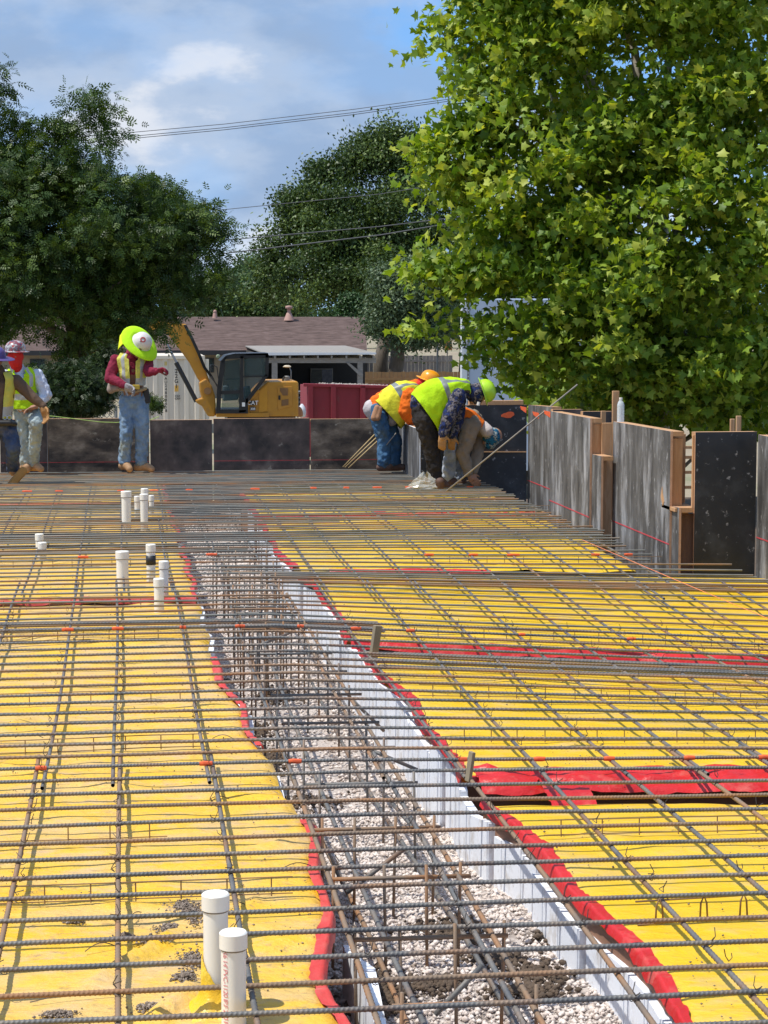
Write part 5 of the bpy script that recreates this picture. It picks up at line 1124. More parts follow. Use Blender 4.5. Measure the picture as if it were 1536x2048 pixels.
# bushes behind the form wall on the left
tree('bush', 'dark bush behind the form wall left of the stooping worker', [B(150, 780, 33, 75, 55, 60), B(210, 740, 33.5, 25, 60)], 6500, 300, .09, (.07, .13), 'pinnate', leafmat('shade_darkened_bush_leaf', (.010, .024, .005), (.022, .045, .008), (.05, .085, .015), .1), ((PY(160, 0, 33).x, 33, G0), (PY(160, 0, 33).x, 33, -.9)), 41, limbs=5, tr=.05)  # leaf colour darkened to stand in for shade under the tree
tree('weed_clump', 'small leafy branch tips low in front of the cream container', [B(300, 800, 32, 14, 12), B(312, 812, 32, 12, 8)], 260, 16, .05, (.06, .11), 'pinnate', M['l_left'], ((PY(290, 0, 32).x, 32, G0), (PY(296, 0, 32).x, 32, -.1)), 42, limbs=5, tr=.02)
# ---------------------------------------------------------------- people
def cap_geo(mb, p, q, r0, r1, n=12):
    """tapered capsule with rounded ends"""
    p, q = Vector(p), Vector(q); d = (q-p)
    if d.length < 1e-5: d = Vector((0, 0, 1e-4)); q = p+d
    t = d.normalized(); pts = []; rs = []
    for a in (-80, -50, -20): pts.append(p+t*r0*math.sin(R(a))); rs.append(r0*math.cos(R(a)))
    pts.append(p); rs.append(r0); pts.append(q); rs.append(r1)
    for a in (20, 50, 80): pts.append(q+t*r1*math.sin(R(a))); rs.append(r1*math.cos(R(a)))
    mb.tube(pts, rs, n)
def ell_geo(mb, c, rad, rot=None, n=14, m=8):
    prof = []
    for k in range(m+1):
        a = -math.pi/2+math.pi*k/m; prof.append((math.cos(a)*.999+.001, math.sin(a)))
    b = len(mb.V); mb.lathe(prof, (0, 0, 0), n)
    c = Vector(c)
    for i in range(b, len(mb.V)):
        v = Vector(mb.V[i]); v = Vector((v.x*rad[0], v.y*rad[1], v.z*rad[2]))
        if rot is not None: v = rot @ v
        mb.V[i] = tuple(v+c)
def grow(name, shapes, m, parent, vox=.012, smooth=4, wr=0, wsz=.08, dec=None):
    mb = MB()
    kf = .86 if name == 'trousers' else 1.0
    for s in shapes:
        if s[0] == 'c': cap_geo(mb, s[1], s[2], s[3]*kf, s[4]*kf, *s[5:])
        else: ell_geo(mb, *s[1:])
    o = mb.build(name, m, parent, smooth=True)
    md = o.modifiers.new('r', 'REMESH'); md.mode = 'VOXEL'; md.voxel_size = vox; md.use_smooth_shade = True
    if smooth: s = o.modifiers.new('s', 'SMOOTH'); s.iterations = smooth; s.factor = .5
    if wr:
        tx = bpy.data.textures.new('folds', 'CLOUDS'); tx.noise_scale = wsz; tx.noise_depth = 1
        d = o.modifiers.new('d', 'DISPLACE'); d.texture = tx; d.strength = wr; d.mid_level = .5; d.texture_coords = 'LOCAL'
    return o
def lerp(a, b, t): return Vector(a)*(1-t)+Vector(b)*t
def hand_shapes(w, d, n, curl=.6, s=1.0, thumb=1):
    """palm and five separate fingers; w wrist, d pointing direction, n palm normal"""
    w, d, n = Vector(w), Vector(d).normalized(), Vector(n).normalized(); l = d.cross(n).normalized(); n = l.cross(d).normalized()
    out = [('c', w, w+d*.05*s, .024*s, .028*s)]
    for k, u in enumerate((-.030, -.010, .010, .029)): out.append(('c', w+d*.03*s+l*u*.8*s, w+d*.085*s+l*u*s, .014*s, .012*s))
    for k, (u, L_) in enumerate(((-.030, .062), (-.010, .075), (.010, .080), (.029, .070))):
        b = w+d*.088*s+l*u*s; a0 = curl*.5; d1 = d*math.cos(a0)+n*math.sin(a0); p1 = b+d1*L_*.5*s; a1 = curl*1.4; d2 = d*math.cos(a1)+n*math.sin(a1); p2 = p1+d2*L_*.32*s; a2 = curl*2.1; d3 = d*math.cos(a2)+n*math.sin(a2); p3 = p2+d3*L_*.25*s
        out += [('c', b, p1, .0098*s, .0092*s, 8), ('c', p1, p2, .0092*s, .0085*s, 8), ('c', p2, p3, .0085*s, .0075*s, 8)]
    b = w+d*.03*s+l*.030*thumb*s; td = (d*.6+l*thumb*.7+n*.4).normalized(); p1 = b+td*.035*s; td2 = (d*.8+l*thumb*.25+n*.6).normalized(); p2 = p1+td2*.03*s
    out += [('c', b, p1, .013*s, .011*s, 8), ('c', p1, p2, .011*s, .009*s, 8)]
    return out
def head_shapes(c, f, u, s=1.0):
    """skull, jaw, nose, brow, ears, lips; f facing direction, u crown direction"""
    f, u = Vector(f).normalized(), Vector(u).normalized(); r = f.cross(u).normalized(); u = r.cross(f).normalized(); c = Vector(c)
    rot = Matrix((r, f, u)).transposed()
    P = lambda x, y, z: c+r*x*s+f*y*s+u*z*s
    return [('e', c+u*.02*s-f*.005*s, (.078*s, .098*s, .10*s), rot), ('c', P(0, .03, -.03), P(0, .055, -.085), .062*s, .036*s), ('c', P(0, .09, .02), P(0, .113, -.018), .009*s, .015*s, 8),
            ('c', P(-.032, .085, .035), P(.032, .085, .035), .012*s, .012*s, 8), ('c', P(-.02, .088, -.052), P(.02, .088, -.052), .009*s, .009*s, 8),
            ('e', P(-.08, -.005, -.005), (.012*s, .02*s, .032*s), rot), ('e', P(.08, -.005, -.005), (.012*s, .02*s, .032*s), rot), ('c', P(-.045, .07, -.01), P(-.04, .06, -.03), .02*s, .02*s, 8), ('c', P(.045, .07, -.01), P(.04, .06, -.03), .02*s, .02*s, 8)]
def eyes(parent, c, f, u, s=1.0):
    f, u = Vector(f).normalized(), Vector(u).normalized(); r = f.cross(u).normalized(); u = r.cross(f).normalized(); c = Vector(c)
    for x in (-.031, .031):
        mb = MB(); ell_geo(mb, c+r*x*s+f*.084*s+u*.008*s, (.013*s, .012*s, .009*s), Matrix((r, f, u)).transposed(), 10, 6); mb.build('eye', mat('eye_dark', [(.03, .02, .015)], 5, .2), parent, smooth=True)
def loft(name, rings, a_lat, mats, parent, n=40, sub=4, stripe=None, gap=None, lat=Vector((0, 1, 0)), thick=.006, wr=.012, seed=1, power=1.0):
    """rings: (end A, end B, half width across lat)"""
    Rg = []
    for i in range(len(rings)-1):
        for k in range(sub):
            t = k/sub; t = t*t*(3-2*t)*.4+t*.6; A = lerp(rings[i][0], rings[i+1][0], t); Bq = lerp(rings[i][1], rings[i+1][1], t); Rg.append((A, Bq, rings[i][2]*(1-t)+rings[i+1][2]*t))
    Rg.append((Vector(rings[-1][0]), Vector(rings[-1][1]), rings[-1][2])); V = []; Fc = []; mi = []; m_ = len(Rg)
    for i, (A, Bq, w) in enumerate(Rg):
        c = (A+Bq)/2; h = (A-Bq)/2
        for k in range(n):
            th = 2*math.pi*k/n; cth, sth = math.cos(th), math.sin(th); cc = math.copysign(abs(cth)**.85, cth); ss = math.copysign(abs(sth)**.85, sth)
            wob = 1+wr*3*float(fbm(k*.55+seed*9, i*.35, seed, 2)); V.append(c+(h*cc+lat*w*ss)*wob)
    for i in range(m_-1):
        for k in range(n):
            th = (k+.5)/n*360
            if gap and gap(i/(m_-1), th): continue
            Fc.append((i*n+k, i*n+(k+1) % n, (i+1)*n+(k+1) % n, (i+1)*n+k)); mi.append(1 if stripe and stripe(i/(m_-1), th) else 0)
    o = raw(name, V, Fc, mats, parent, mi, smooth=True)
    tx = bpy.data.textures.new('folds', 'CLOUDS'); tx.noise_scale = .07; tx.noise_depth = 2; dd = o.modifiers.new('d', 'DISPLACE'); dd.texture = tx; dd.strength = .06; dd.mid_level = .5; dd.texture_coords = 'LOCAL'
    s = o.modifiers.new('solid', 'SOLIDIFY'); s.thickness = thick; s.offset = 0
    sb = o.modifiers.new('sub', 'SUBSURF'); sb.levels = sb.render_levels = 1
    return o
def cloth(name, cols, sc=6, bump=.6, **k): return mat(name, cols, sc, .85, bump, 16, spec=.2, bdist=.02, **k)
M['skin'] = mat('skin_tan', [(.36, .18, .11), (.30, .15, .09)], 12, .55)
M['skin_dark'] = mat('skin_brown', [(.24, .12, .07), (.20, .10, .06)], 12, .55)
M['jean'] = cloth('blue_denim', [(.09, .16, .27), (.17, .26, .38), (.26, .36, .46)], 5, lo=.3, hi=.7, dirt=(.24, .26, .22), dscale=4, dlo=.5, dhi=.7)
M['jean_pale'] = cloth('pale_denim', [(.26, .32, .33), (.40, .47, .47)], 5, dirt=(.24, .24, .20), dscale=4)
M['jean_dark'] = cloth('dark_denim', [(.03, .045, .09), (.07, .10, .17)], 5, dirt=(.15, .14, .14), dscale=3)
M['jean_mid'] = cloth('mid_denim', [(.03, .09, .19), (.08, .17, .28)], 5, dirt=(.10, .12, .11), dscale=3)
M['black_pants'] = cloth('black_trousers', [(.014, .012, .012), (.035, .03, .028)], 6)
M['maroon'] = cloth('maroon_shirt', [(.17, .012, .035), (.26, .03, .06)], 7)
M['shirt_pale'] = cloth('pale_blue_shirt', [(.46, .50, .62), (.62, .65, .74)], 6)
M['shirt_brown'] = cloth('brown_sleeve', [(.10, .065, .045), (.14, .09, .06)], 6)
M['shirt_orange'] = cloth('orange_shirt', [(.80, .17, .015), (.66, .12, .01)], 6)
M['shirt_tan'] = cloth('tan_shirt', [(.30, .24, .18), (.22, .18, .14)], 5)
M['camo'] = cloth('blue_camo_sleeve', [(.010, .010, .018), (.02, .035, .13), (.012, .012, .014), (.20, .18, .20), (.03, .025, .03)], 16, .3, lo=.36, hi=.66)
M['hood'] = cloth('blue_patterned_hood', [(.01, .012, .015), (.02, .20, .38), (.02, .02, .02), (.45, .50, .48), (.02, .10, .14)], 15, .3, lo=.38, hi=.64)
M['lime'] = cloth('lime_vest', [(.47, .74, .012), (.38, .62, .01)], 3, .7)
M['yellowvest'] = cloth('yellow_vest', [(.78, .72, .05), (.62, .60, .03)], 3, .7)
M['dullvest'] = cloth('faded_vest', [(.62, .58, .12), (.48, .46, .08)], 3, .7)
M['silver'] = mat('reflective_tape', [(.34, .35, .33), (.44, .45, .42)], 8, .45, .2, 12)
M['silver_dark'] = mat('reflective_tape_dark', [(.16, .18, .17), (.22, .24, .22)], 8, .45, .2, 12)
M['glove_tan'] = mat('leather_glove', [(.38, .20, .07), (.30, .15, .05)], 12, .8, .4, 20)
M['glove_grey'] = mat('knit_glove', [(.36, .34, .35), (.26, .25, .26)], 12, .9, .4, 40)
M['boot'] = mat('tan_boot', [(.42, .25, .13), (.34, .19, .09)], 10, .7, .3, 20)
M['boot_dark'] = mat('brown_boot', [(.09, .045, .03), (.13, .07, .045)], 10, .7, .3, 20)
M['redcloth'] = cloth('red_face_cloth', [(.62, .035, .03), (.50, .02, .02)], 6)
M['leather'] = mat('tool_leather', [(.40, .20, .10), (.30, .15, .08)], 8, .8, .3, 20)
M['hat_white'] = mat('white_hard_hat', [(.72, .68, .64), (.66, .62, .58)], 4, .35)
M['hat_lime'] = mat('lime_hard_hat', [(.42, .70, .03), (.38, .64, .03)], 4, .3)
M['hat_orange'] = mat('orange_hard_hat', [(.80, .32, .015), (.74, .28, .01)], 4, .3)
M['hat_flag'] = mat('patterned_hard_hat', [(.03, .05, .12), (.35, .05, .04), (.12, .13, .16), (.50, .50, .50), (.40, .06, .05)], 14, .25, lo=.36, hi=.64)
M['hat_purple'] = mat('purple_blue_brim', [(.06, .07, .28), (.14, .06, .16)], 10, .5)
M['brim_lime'] = cloth('lime_sun_brim', [(.52, .88, .02), (.46, .80, .02)], 3, .4)
M['flap'] = cloth('yellow_neck_flap', [(.78, .86, .03), (.70, .80, .03)], 3, .6)
def hat(parent, c, ax, r, mdome, brim=.035, mbrim=None, h=.62, peak=None, bh=.0):
    ax = Vector(ax).normalized(); rot = Vector((0, 0, 1)).rotation_difference(ax).to_matrix()
    mb = MB(); prof = [(r*1.0, 0), (r*.995, r*.18), (r*.95, r*.42), (r*.82, r*.66), (r*.6, r*.83), (r*.32, r*.94), (.001, r*.975)]
    mb.lathe(prof, c, 28, rot=rot); mb.build('hard_hat_dome', mdome, parent, smooth=True)
    mb = MB(); R2 = r+brim
    for kk, (pz_) in enumerate(((r*.985, 0), (r*1.02, -.004), (R2, -.010+bh), (R2+.002, -.014+bh), (R2-.004, -.017+bh), (r*.98, -.010))): pass
    mb.lathe([(r*.985, 0), (r*1.02, -.003), (R2, -.012+bh), (R2+.002, -.016+bh), (R2-.004, -.018+bh), (r*.98, -.012)], c, 32, rot=rot)
    o = mb.build('hard_hat_brim', mbrim or mdome, parent, smooth=True)
    for k in (-1, 0, 1):   # ridge on the dome
        pass
    return o
def boot(parent, ankle, toe, m, s=1.0, sole=True):
    a = Vector(ankle); t = Vector(toe); d = (t-a); d.z = 0; d = d.normalized() if d.length > 1e-4 else Vector((0, -1, 0)); heel = a-d*.055*s
    zt = min(t.z, a.z)
    grow('boot', [('c', a+Vector((0, 0, .06)), a+Vector((0, 0, -.03)), .052*s, .05*s), ('c', heel+Vector((0, 0, -.055)), a+d*.06*s+Vector((0, 0, -.045)), .045*s, .048*s), ('c', a+d*.06*s+Vector((0, 0, -.045)), t, .048*s, .040*s)], m, parent, .009, 4)
def person(label, loc): return thing('person', label, 'person', loc)
def J(Y0):
    return lambda px, py, dy=0: PY(px, py, Y0+dy)

# 1. stooping worker in the maroon shirt
Y0 = 24.75; j = J(Y0); p = person('worker in lime sun brim hat and maroon shirt looking down by the container', PZ(268, 942))
hipL, hipR, kL, kR, aL, aR = j(254, 800, 0), j(283, 800, 0), j(253, 862, -.06), j(284, 862, -.06), j(249, 920), j(283, 922)
chest = j(262, 740, -.05); neck = j(263, 708, -.1); hc = j(276, 694, -.22); shL, shR = j(232, 722, -.05), j(294, 718, -.05); elL, wL = j(219, 756, -.1), j(248, 770, -.25); elR, wR = j(297, 744, -.25), j(313, 742, -.42)
ff = Vector((.45, -.75, -.65)); uu = Vector((.3, -.35, .85))
body = [('c', j(268, 795), chest, .13, .14), ('c', chest, neck, .13, .06), ('c', neck, hc, .055, .06), ('c', shL, elL, .05, .04), ('c', elL, wL, .038, .026), ('c', shR, elR, .05, .04), ('c', elR, wR, .038, .026),
        ('c', chest, shL, .09, .055), ('c', chest, shR, .09, .055), ('c', hipL, kL, .075, .05), ('c', kL, aL, .048, .035), ('c', hipR, kR, .075, .05), ('c', kR, aR, .048, .035)]
grow('body', body+head_shapes(hc, ff, uu)+hand_shapes(wR, Vector((.7, -.3, .15)), Vector((0, -.5, -.8)), 1.0, 1.1), M['skin_dark'], p, .009, 2)
grow('trousers', [('c', j(266, 783), j(267, 798), .155, .165), ('c', hipL, kL, .118, .092), ('c', kL, aL-Vector((0, 0, .01)), .092, .088), ('c', hipR, kR, .118, .095), ('c', kR, aR-Vector((0, 0, .01)), .095, .090)], M['jean'], p, .012, 3, .034, .05)
grow('shirt', [('c', j(266, 776), chest, .125, .14), ('c', chest, neck, .13, .075), ('c', chest, shL, .105, .078), ('c', chest, shR, .105, .078), ('c', shL, elL, .082, .066), ('c', elL, lerp(elL, wL, .95), .068, .050), ('c', shR, elR, .078, .062), ('c', elR, lerp(elR, wR, .9), .062, .044)], M['maroon'], p, .012, 3, .026, .05)
loft('safety_vest', [(j(240, 772, -.05), j(290, 770, -.05), .175), (j(239, 757, -.05), j(292, 755, -.05), .19), (j(236, 738, -.05), j(294, 735, -.05), .205), (j(233, 718, -.06), j(296, 714, -.06), .19), (j(242, 706, -.09), j(288, 704, -.09), .13)], 0,
     [M['dullvest'], M['silver']], p, stripe=lambda t, th: (t < .22) or (th < 180 and (48 < th < 68 or 118 < th < 134)) or (th > 180 and (226 < th < 246 or 296 < th < 314)), gap=lambda t, th: 262 < th < 276 or (t > .5 and 270-(t-.5)*80 < th < 270+(t-.5)*60), wr=.02, seed=3)
grow('glove', hand_shapes(wL-Vector((.01, 0, 0)), Vector((.75, -.25, -.35)), Vector((.1, -.6, -.5)), .9, 1.35), M['glove_grey'], p, .008, 1)
grow('glove', hand_shapes(wR, Vector((.7, -.3, .15)), Vector((0, -.5, -.8)), 1.1, 1.15), M['maroon'], p, .008, 1)
grow('tool_belt', [('c', j(243, 778, -.13), j(268, 784, -.2), .022, .02), ('c', j(268, 784, -.2), j(291, 777, -.13), .02, .022)], mat('belt_webbing', [(.40, .30, .17), (.3, .22, .12)], 9, .8), p, .008, 1)
grow('tool_pouch', [('c', j(224, 768, 0), j(222, 779, 0), .05, .055), ('c', j(230, 776, -.03), j(238, 776, -.08), .05, .04)], mat('pouch_grey', [(.34, .27, .23), (.25, .2, .17)], 9, .8, .3), p, .01, 2)
mb = MB(); c = j(272, 774, -.24); mb.box(-.045, .045, -.02, .02, -.028, .028, at=c); mb.build('tape_measure', mat('tape_yellow', [(.6, .40, .04)], 5, .5), p, bevel=.008)
mb = MB(); c = j(293, 787, -.06); mb.box(-.035, .035, -.03, .03, -.12, .06, rot=Matrix.Rotation(R(-8), 3, 'Y'), at=c); mb.build('holster', M['black'], p, bevel=.01)
boot(p, aL-Vector((0, 0, .02)), j(259, 938, -.1), M['boot'], 1.1); boot(p, aR-Vector((0, 0, .02)), j(303, 938, -.06), M['boot'], 1.1)
ax = Vector((.52, -.62, .50)); bc = j(283, 685, -.22)
hat(p, bc+ax.normalized()*.01, ax, .120, M['hat_white'], .015)
# floppy sun brim
rot = Vector((0, 0, 1)).rotation_difference(ax.normalized()).to_matrix(); mb = MB(); n = 40; V = []; Fc = []
for jj, (rr, zz_) in enumerate(((.108, .0), (.16, -.002), (.205, -.010), (.240, -.028), (.246, -.034))):
    for k in range(n):
        an = 2*math.pi*k/n; r_ = rr*(1+.05*math.cos(an*2)) ; V.append(rot @ Vector((r_*math.cos(an), r_*math.sin(an), zz_-.02*math.sin(an*2+1)*(rr/.25)**3))+bc)
for jj in range(4):
    for k in range(n): Fc.append((jj*n+k, jj*n+(k+1) % n, (jj+1)*n+(k+1) % n, (jj+1)*n+k))
o = raw('sun_brim', V, Fc, M['brim_lime'], p, smooth=True); s = o.modifiers.new('s', 'SOLIDIFY'); s.thickness = .004
V = []; Fc = []; A_ = [(257, 656), (249, 661), (243, 668), (241, 676)]; B_ = [(262, 694), (254, 697), (245, 699), (236, 699)]
for jj in range(7):
    for k in range(7):
        u, v = k/6, jj/6; top = lerp(j(259, 655, -.12), j(252, 688, -.12), u); bot = lerp(j(240, 672, .12), j(236, 701, .05), u); q = lerp(top, bot, v)+Vector((0, .05*math.sin(v*3.1), .02*math.sin(v*3.14)+.006*math.sin(u*14))); V.append(q)
for jj in range(6):
    for k in range(6): Fc.append((jj*7+k, jj*7+k+1, jj*7+k+8, jj*7+k+7))
o = raw('neck_flap', V, Fc, M['flap'], p, smooth=True); s = o.modifiers.new('s', 'SOLIDIFY'); s.thickness = .004
V = []; Fc = []
for jj in range(5):
    for k in range(7):
        u, v = k/6, jj/4; V.append(lerp(lerp(j(247, 686, -.05), j(238, 690, .1), u), lerp(j(262, 706, -.1), j(236, 700, .1), u), v)+Vector((0, 0, .005*math.sin(u*12))))
for jj in range(4):
    for k in range(6): Fc.append((jj*7+k, jj*7+k+1, jj*7+k+8, jj*7+k+7))
# red round decal with a black bar on the dome
dc = bc+ax.normalized()*.115+rot @ Vector((0, 0, 0)); dn = (ax.normalized()*1.0+Vector((-.45, -.45, -.25))).normalized(); dq = Vector((0, 0, 1)).rotation_difference(dn).to_matrix(); dp = bc+ax.normalized()*.012+dn*.119
mb = MB(); mb.lathe([(.020, .002), (.034, 0), (.034, .004), (.020, .006)], dp, 18, rot=dq); mb.build('decal', mat('decal_red', [(.45, .06, .05)], 5, .5), p)
mb = MB(); mb.box(-.036, -.018, -.03, -.022, 0, .004, rot=dq, at=dp); mb.build('decal', M['black'], p)

# 2. worker with the red face cloth
Y0 = 24.6; j = J(Y0); p = person('worker in patterned hard hat and red face cloth, leaning on raised knee', PZ(45, 942))
hipL, hipR, kL, kR, aL, aR = j(42, 826), j(66, 826), j(50, 868), j(72, 846, -.22), j(50, 926), j(68, 926)
chest = j(40, 765); neck = j(34, 733); hc = j(31, 708, -.05); shL, shR = j(8, 752), j(74, 752); elR, wR = j(92, 790, -.05), j(74, 813, -.2); elL, wL = j(-4, 790), j(10, 820, -.1)
ff = Vector((.05, -1, -.12)); uu = Vector((0, -.1, 1))
grow('body', [('c', j(52, 820), chest, .12, .14), ('c', chest, neck, .13, .06), ('c', neck, hc, .055, .06), ('c', shL, elL, .05, .04), ('c', elL, wL, .038, .026), ('c', shR, elR, .05, .04), ('c', elR, wR, .038, .026), ('c', chest, shL, .09, .055), ('c', chest, shR, .09, .055),
     ('c', hipL, kL, .075, .05), ('c', kL, aL, .048, .035), ('c', hipR, kR, .075, .05), ('c', kR, aR, .048, .035)]+head_shapes(hc, ff, uu)+hand_shapes(wR, Vector((-.8, -.2, -.2)), Vector((-.1, -.2, -1)), .5, 1.15, -1), M['skin'], p, .009, 2)
eyes(p, hc, ff, uu)
grow('trousers', [('c', j(50, 815), j(54, 826), .135, .14), ('c', hipL, kL, .105, .085), ('c', kL, aL, .082, .075), ('c', hipR, kR, .115, .10), ('c', kR, aR, .098, .078)], M['jean_pale'], p, .012, 3, .034, .05)
grow('shirt', [('c', j(50, 812), chest, .13, .15), ('c', chest, neck, .14, .08), ('c', chest, shL, .11, .08), ('c', chest, shR, .11, .08), ('c', shR, elR, .088, .075), ('c', elR, lerp(elR, wR, .85), .074, .052), ('c', shL, elL, .08, .07), ('c', elL, lerp(elL, wL, .9), .07, .05)], M['shirt_pale'], p, .012, 3, .03, .05)
loft('safety_vest', [(j(22, 818), j(79, 816), .16), (j(20, 800), j(76, 798), .165), (j(14, 775), j(74, 772), .17), (j(8, 752), j(76, 750), .15), (j(18, 738), j(60, 734), .10)], 0, [M['lime'], M['silver']], p,
     stripe=lambda t, th: (.22 < t < .34) or (t > .48 and (226 < th < 244 or 296 < th < 314)), gap=lambda t, th: (t > .55 and 270-(t-.55)*60 < th < 270+(t-.55)*60), wr=.02, seed=4)
grow('face_cloth', [('c', hc+Vector((0, -.035, -.015)), hc+Vector((.01, -.05, -.10)), .088, .07), ('c', hc+Vector((0, -.02, -.09)), neck+Vector((0, -.05, -.03)), .085, .065), ('e', hc+Vector((0, .0, -.03)), (.10, .10, .09))], M['redcloth'], p, .010, 3, .008, .05)
hat(p, hc+Vector((0, 0, .045)), Vector((.02, -.05, 1)), .125, M['hat_flag'], .045)
boot(p, aL, j(55, 940, -.06), M['boot']); boot(p, aR, j(82, 938, -.08), M['boot'], 1.05)

# 3. worker cut by the left edge
Y0 = 23.3; j = J(Y0); p = person('worker in purple-blue brim hat cut by the left edge, one boot kicked back', PZ(0, 962))
hipL, hipR, kL, kR, aL, aR = j(-14, 852), j(13, 852), j(-20, 905), j(27, 893, -.1), j(-22, 955), j(24, 936, .18)
chest = j(0, 775); neck = j(-6, 742); hc = j(-10, 720, -.05); shL, shR = j(-32, 765), j(32, 762); elR, wR = j(62, 792, -.05), j(88, 813, -.1); elL, wL = j(-50, 800), j(-45, 840)
ff = Vector((.3, -1, -.2)); uu = Vector((0, -.1, 1))
grow('body', [('c', j(0, 845), chest, .13, .15), ('c', chest, neck, .14, .06), ('c', neck, hc, .055, .06), ('c', shL, elL, .055, .045), ('c', elL, wL, .042, .03), ('c', shR, elR, .055, .045), ('c', elR, wR, .042, .03), ('c', chest, shL, .1, .06), ('c', chest, shR, .1, .06),
     ('c', hipL, kL, .08, .055), ('c', kL, aL, .05, .037), ('c', hipR, kR, .08, .055), ('c', kR, aR, .05, .037)]+head_shapes(hc, ff, uu)+hand_shapes(wL, Vector((0, -.2, -1)), Vector((0, 1, 0)), .5, 1.1), M['skin_dark'], p, .009, 2)
eyes(p, hc, ff, uu)
grow('trousers', [('c', j(0, 845), j(0, 852), .155, .155), ('c', hipL, kL, .115, .09), ('c', kL, aL, .088, .08), ('c', hipR, kR, .12, .098), ('c', kR, aR, .096, .078)], M['jean_dark'], p, .012, 3, .034, .05)
grow('shirt', [('c', j(0, 838), chest, .14, .16), ('c', chest, neck, .15, .09), ('c', chest, shL, .12, .085), ('c', chest, shR, .12, .08), ('c', shR, elR, .078, .064), ('c', elR, lerp(elR, wR, .95), .064, .045), ('c', shL, elL, .08, .066), ('c', elL, wL, .066, .05)], M['shirt_brown'], p, .012, 3, .012, .07)
loft('safety_vest', [(j(-34, 836), j(24, 838), .165), (j(-32, 815), j(26, 812), .17), (j(-32, 790), j(30, 780), .17), (j(-30, 765), j(31, 757), .16), (j(-20, 748), j(20, 742), .12)], 0, [M['dullvest'], M['silver']], p,
     stripe=lambda t, th: (.05 < t < .2) or (t > .2 and (294 < th < 312)), gap=lambda t, th: 255 < th < 268, wr=.02, seed=5)
grow('glove', hand_shapes(wR-Vector((.02, 0, -.01)), Vector((.35, -.15, -1)), Vector((-.5, -.6, 0)), .6, 1.35, -1), M['glove_tan'], p, .008, 1)
grow('tool_belt', [('c', j(-20, 846, -.17), j(20, 846, -.17), .035, .035), ('c', j(20, 846, -.15), j(30, 848, -.05), .035, .03)], M['black'], p, .01, 1)
mb = MB()
for px in (10, 19): mb.lathe([(.020, -.004), (.026, -.004), (.026, .004), (.020, .004)], j(px, 835, -.22), 14, rot=Matrix.Rotation(R(80), 3, 'X'))
mb.build('belt_ring', M['chrome'], p)
hat(p, hc+Vector((0, 0, .04)), Vector((.1, -.12, 1)), .125, M['hat_purple'], .10, M['hat_purple'])
grow('shoe', [('c', aR+Vector((0, 0, -.02)), j(28, 945, .2), .055, .05), ('c', j(22, 968, .1), j(45, 944, .14), .044, .052)], M['boot'], p, .009, 3)
c0, c1 = j(20, 973, .04), j(46, 942, .09); mb = MB(); cap_geo(mb, c0, c1, .044, .05); mb.V = [tuple(Vector(v)*1) for v in mb.V]
for i, v in enumerate(mb.V): mb.V[i] = (v[0], (v[1]-(Y0+.06))*.32+(Y0+.07), v[2])
mb.build('boot_sole', mat('gum_sole', [(.42, .24, .07), (.34, .18, .05)], 8, .8, .4, 30), p, smooth=True)
boot(p, aL, j(-14, 962, -.1), M['boot'])

# 4. bent worker, yellow vest and orange shirt
Y0 = 24.2; j = J(Y0); p = person('bent worker in yellow vest over orange shirt and orange hard hat', PZ(783, 938))
hipL, hipR, kL, kR, aL, aR = j(758, 832, -.1), j(770, 834, .12), j(768, 882, -.1), j(790, 882, .12), j(768, 926, -.1), j(788, 926, .12)
chest = j(806, 788); neck = j(833, 772); hc = j(852, 768, 0); shL, shR = j(818, 792, -.17), j(820, 790, .17); elL, wL = j(812, 822, -.2), j(826, 850, -.15); elR, wR = j(830, 830, .15), j(838, 860, .1)
ff = Vector((.75, 0, -.7)); uu = Vector((.8, 0, .7))
grow('body', [('c', j(763, 822), chest, .13, .14), ('c', chest, neck, .13, .06), ('c', neck, hc, .055, .06), ('c', shL, elL, .05, .042), ('c', elL, wL, .04, .028), ('c', shR, elR, .05, .042), ('c', elR, wR, .04, .028), ('c', chest, shL, .1, .06), ('c', chest, shR, .1, .06),
     ('c', hipL, kL, .08, .055), ('c', kL, aL, .05, .037), ('c', hipR, kR, .08, .055), ('c', kR, aR, .05, .037)]+head_shapes(hc, ff, uu)+hand_shapes(wL, Vector((.2, 0, -1)), Vector((0, 1, 0)), .7, 1.1)+hand_shapes(wR, Vector((.2, 0, -1)), Vector((0, -1, 0)), .7, 1.1), M['skin'], p, .009, 2)
grow('trousers', [('c', j(757, 822, -.04), j(764, 834, .05), .155, .165), ('c', hipL, kL, .13, .105), ('c', kL, aL+Vector((0, 0, .02)), .10, .10), ('c', hipR, kR, .13, .105), ('c', kR, aR+Vector((0, 0, .02)), .10, .10)], M['jean_mid'], p, .012, 3, .034, .05)
grow('undershirt_hem', [('c', j(746, 818), j(764, 834, 0), .125, .13), ('c', j(764, 834), j(782, 838, -.02), .13, .09)], cloth('white_hem', [(.55, .50, .50), (.4, .36, .36)], 5), p, .012, 3, .012)
grow('shirt', [('c', j(757, 812), j(770, 806), .14, .155), ('c', j(770, 806), chest, .155, .15), ('c', chest, neck, .14, .085), ('c', chest, shL, .12, .09), ('c', shL, elL, .11, .10), ('c', elL, lerp(elL, wL, .6), .10, .07), ('c', chest, shR, .12, .09), ('c', shR, elR, .10, .085), ('c', elR, lerp(elR, wR, .6), .085, .06)], M['shirt_orange'], p, .012, 3, .03, .05)
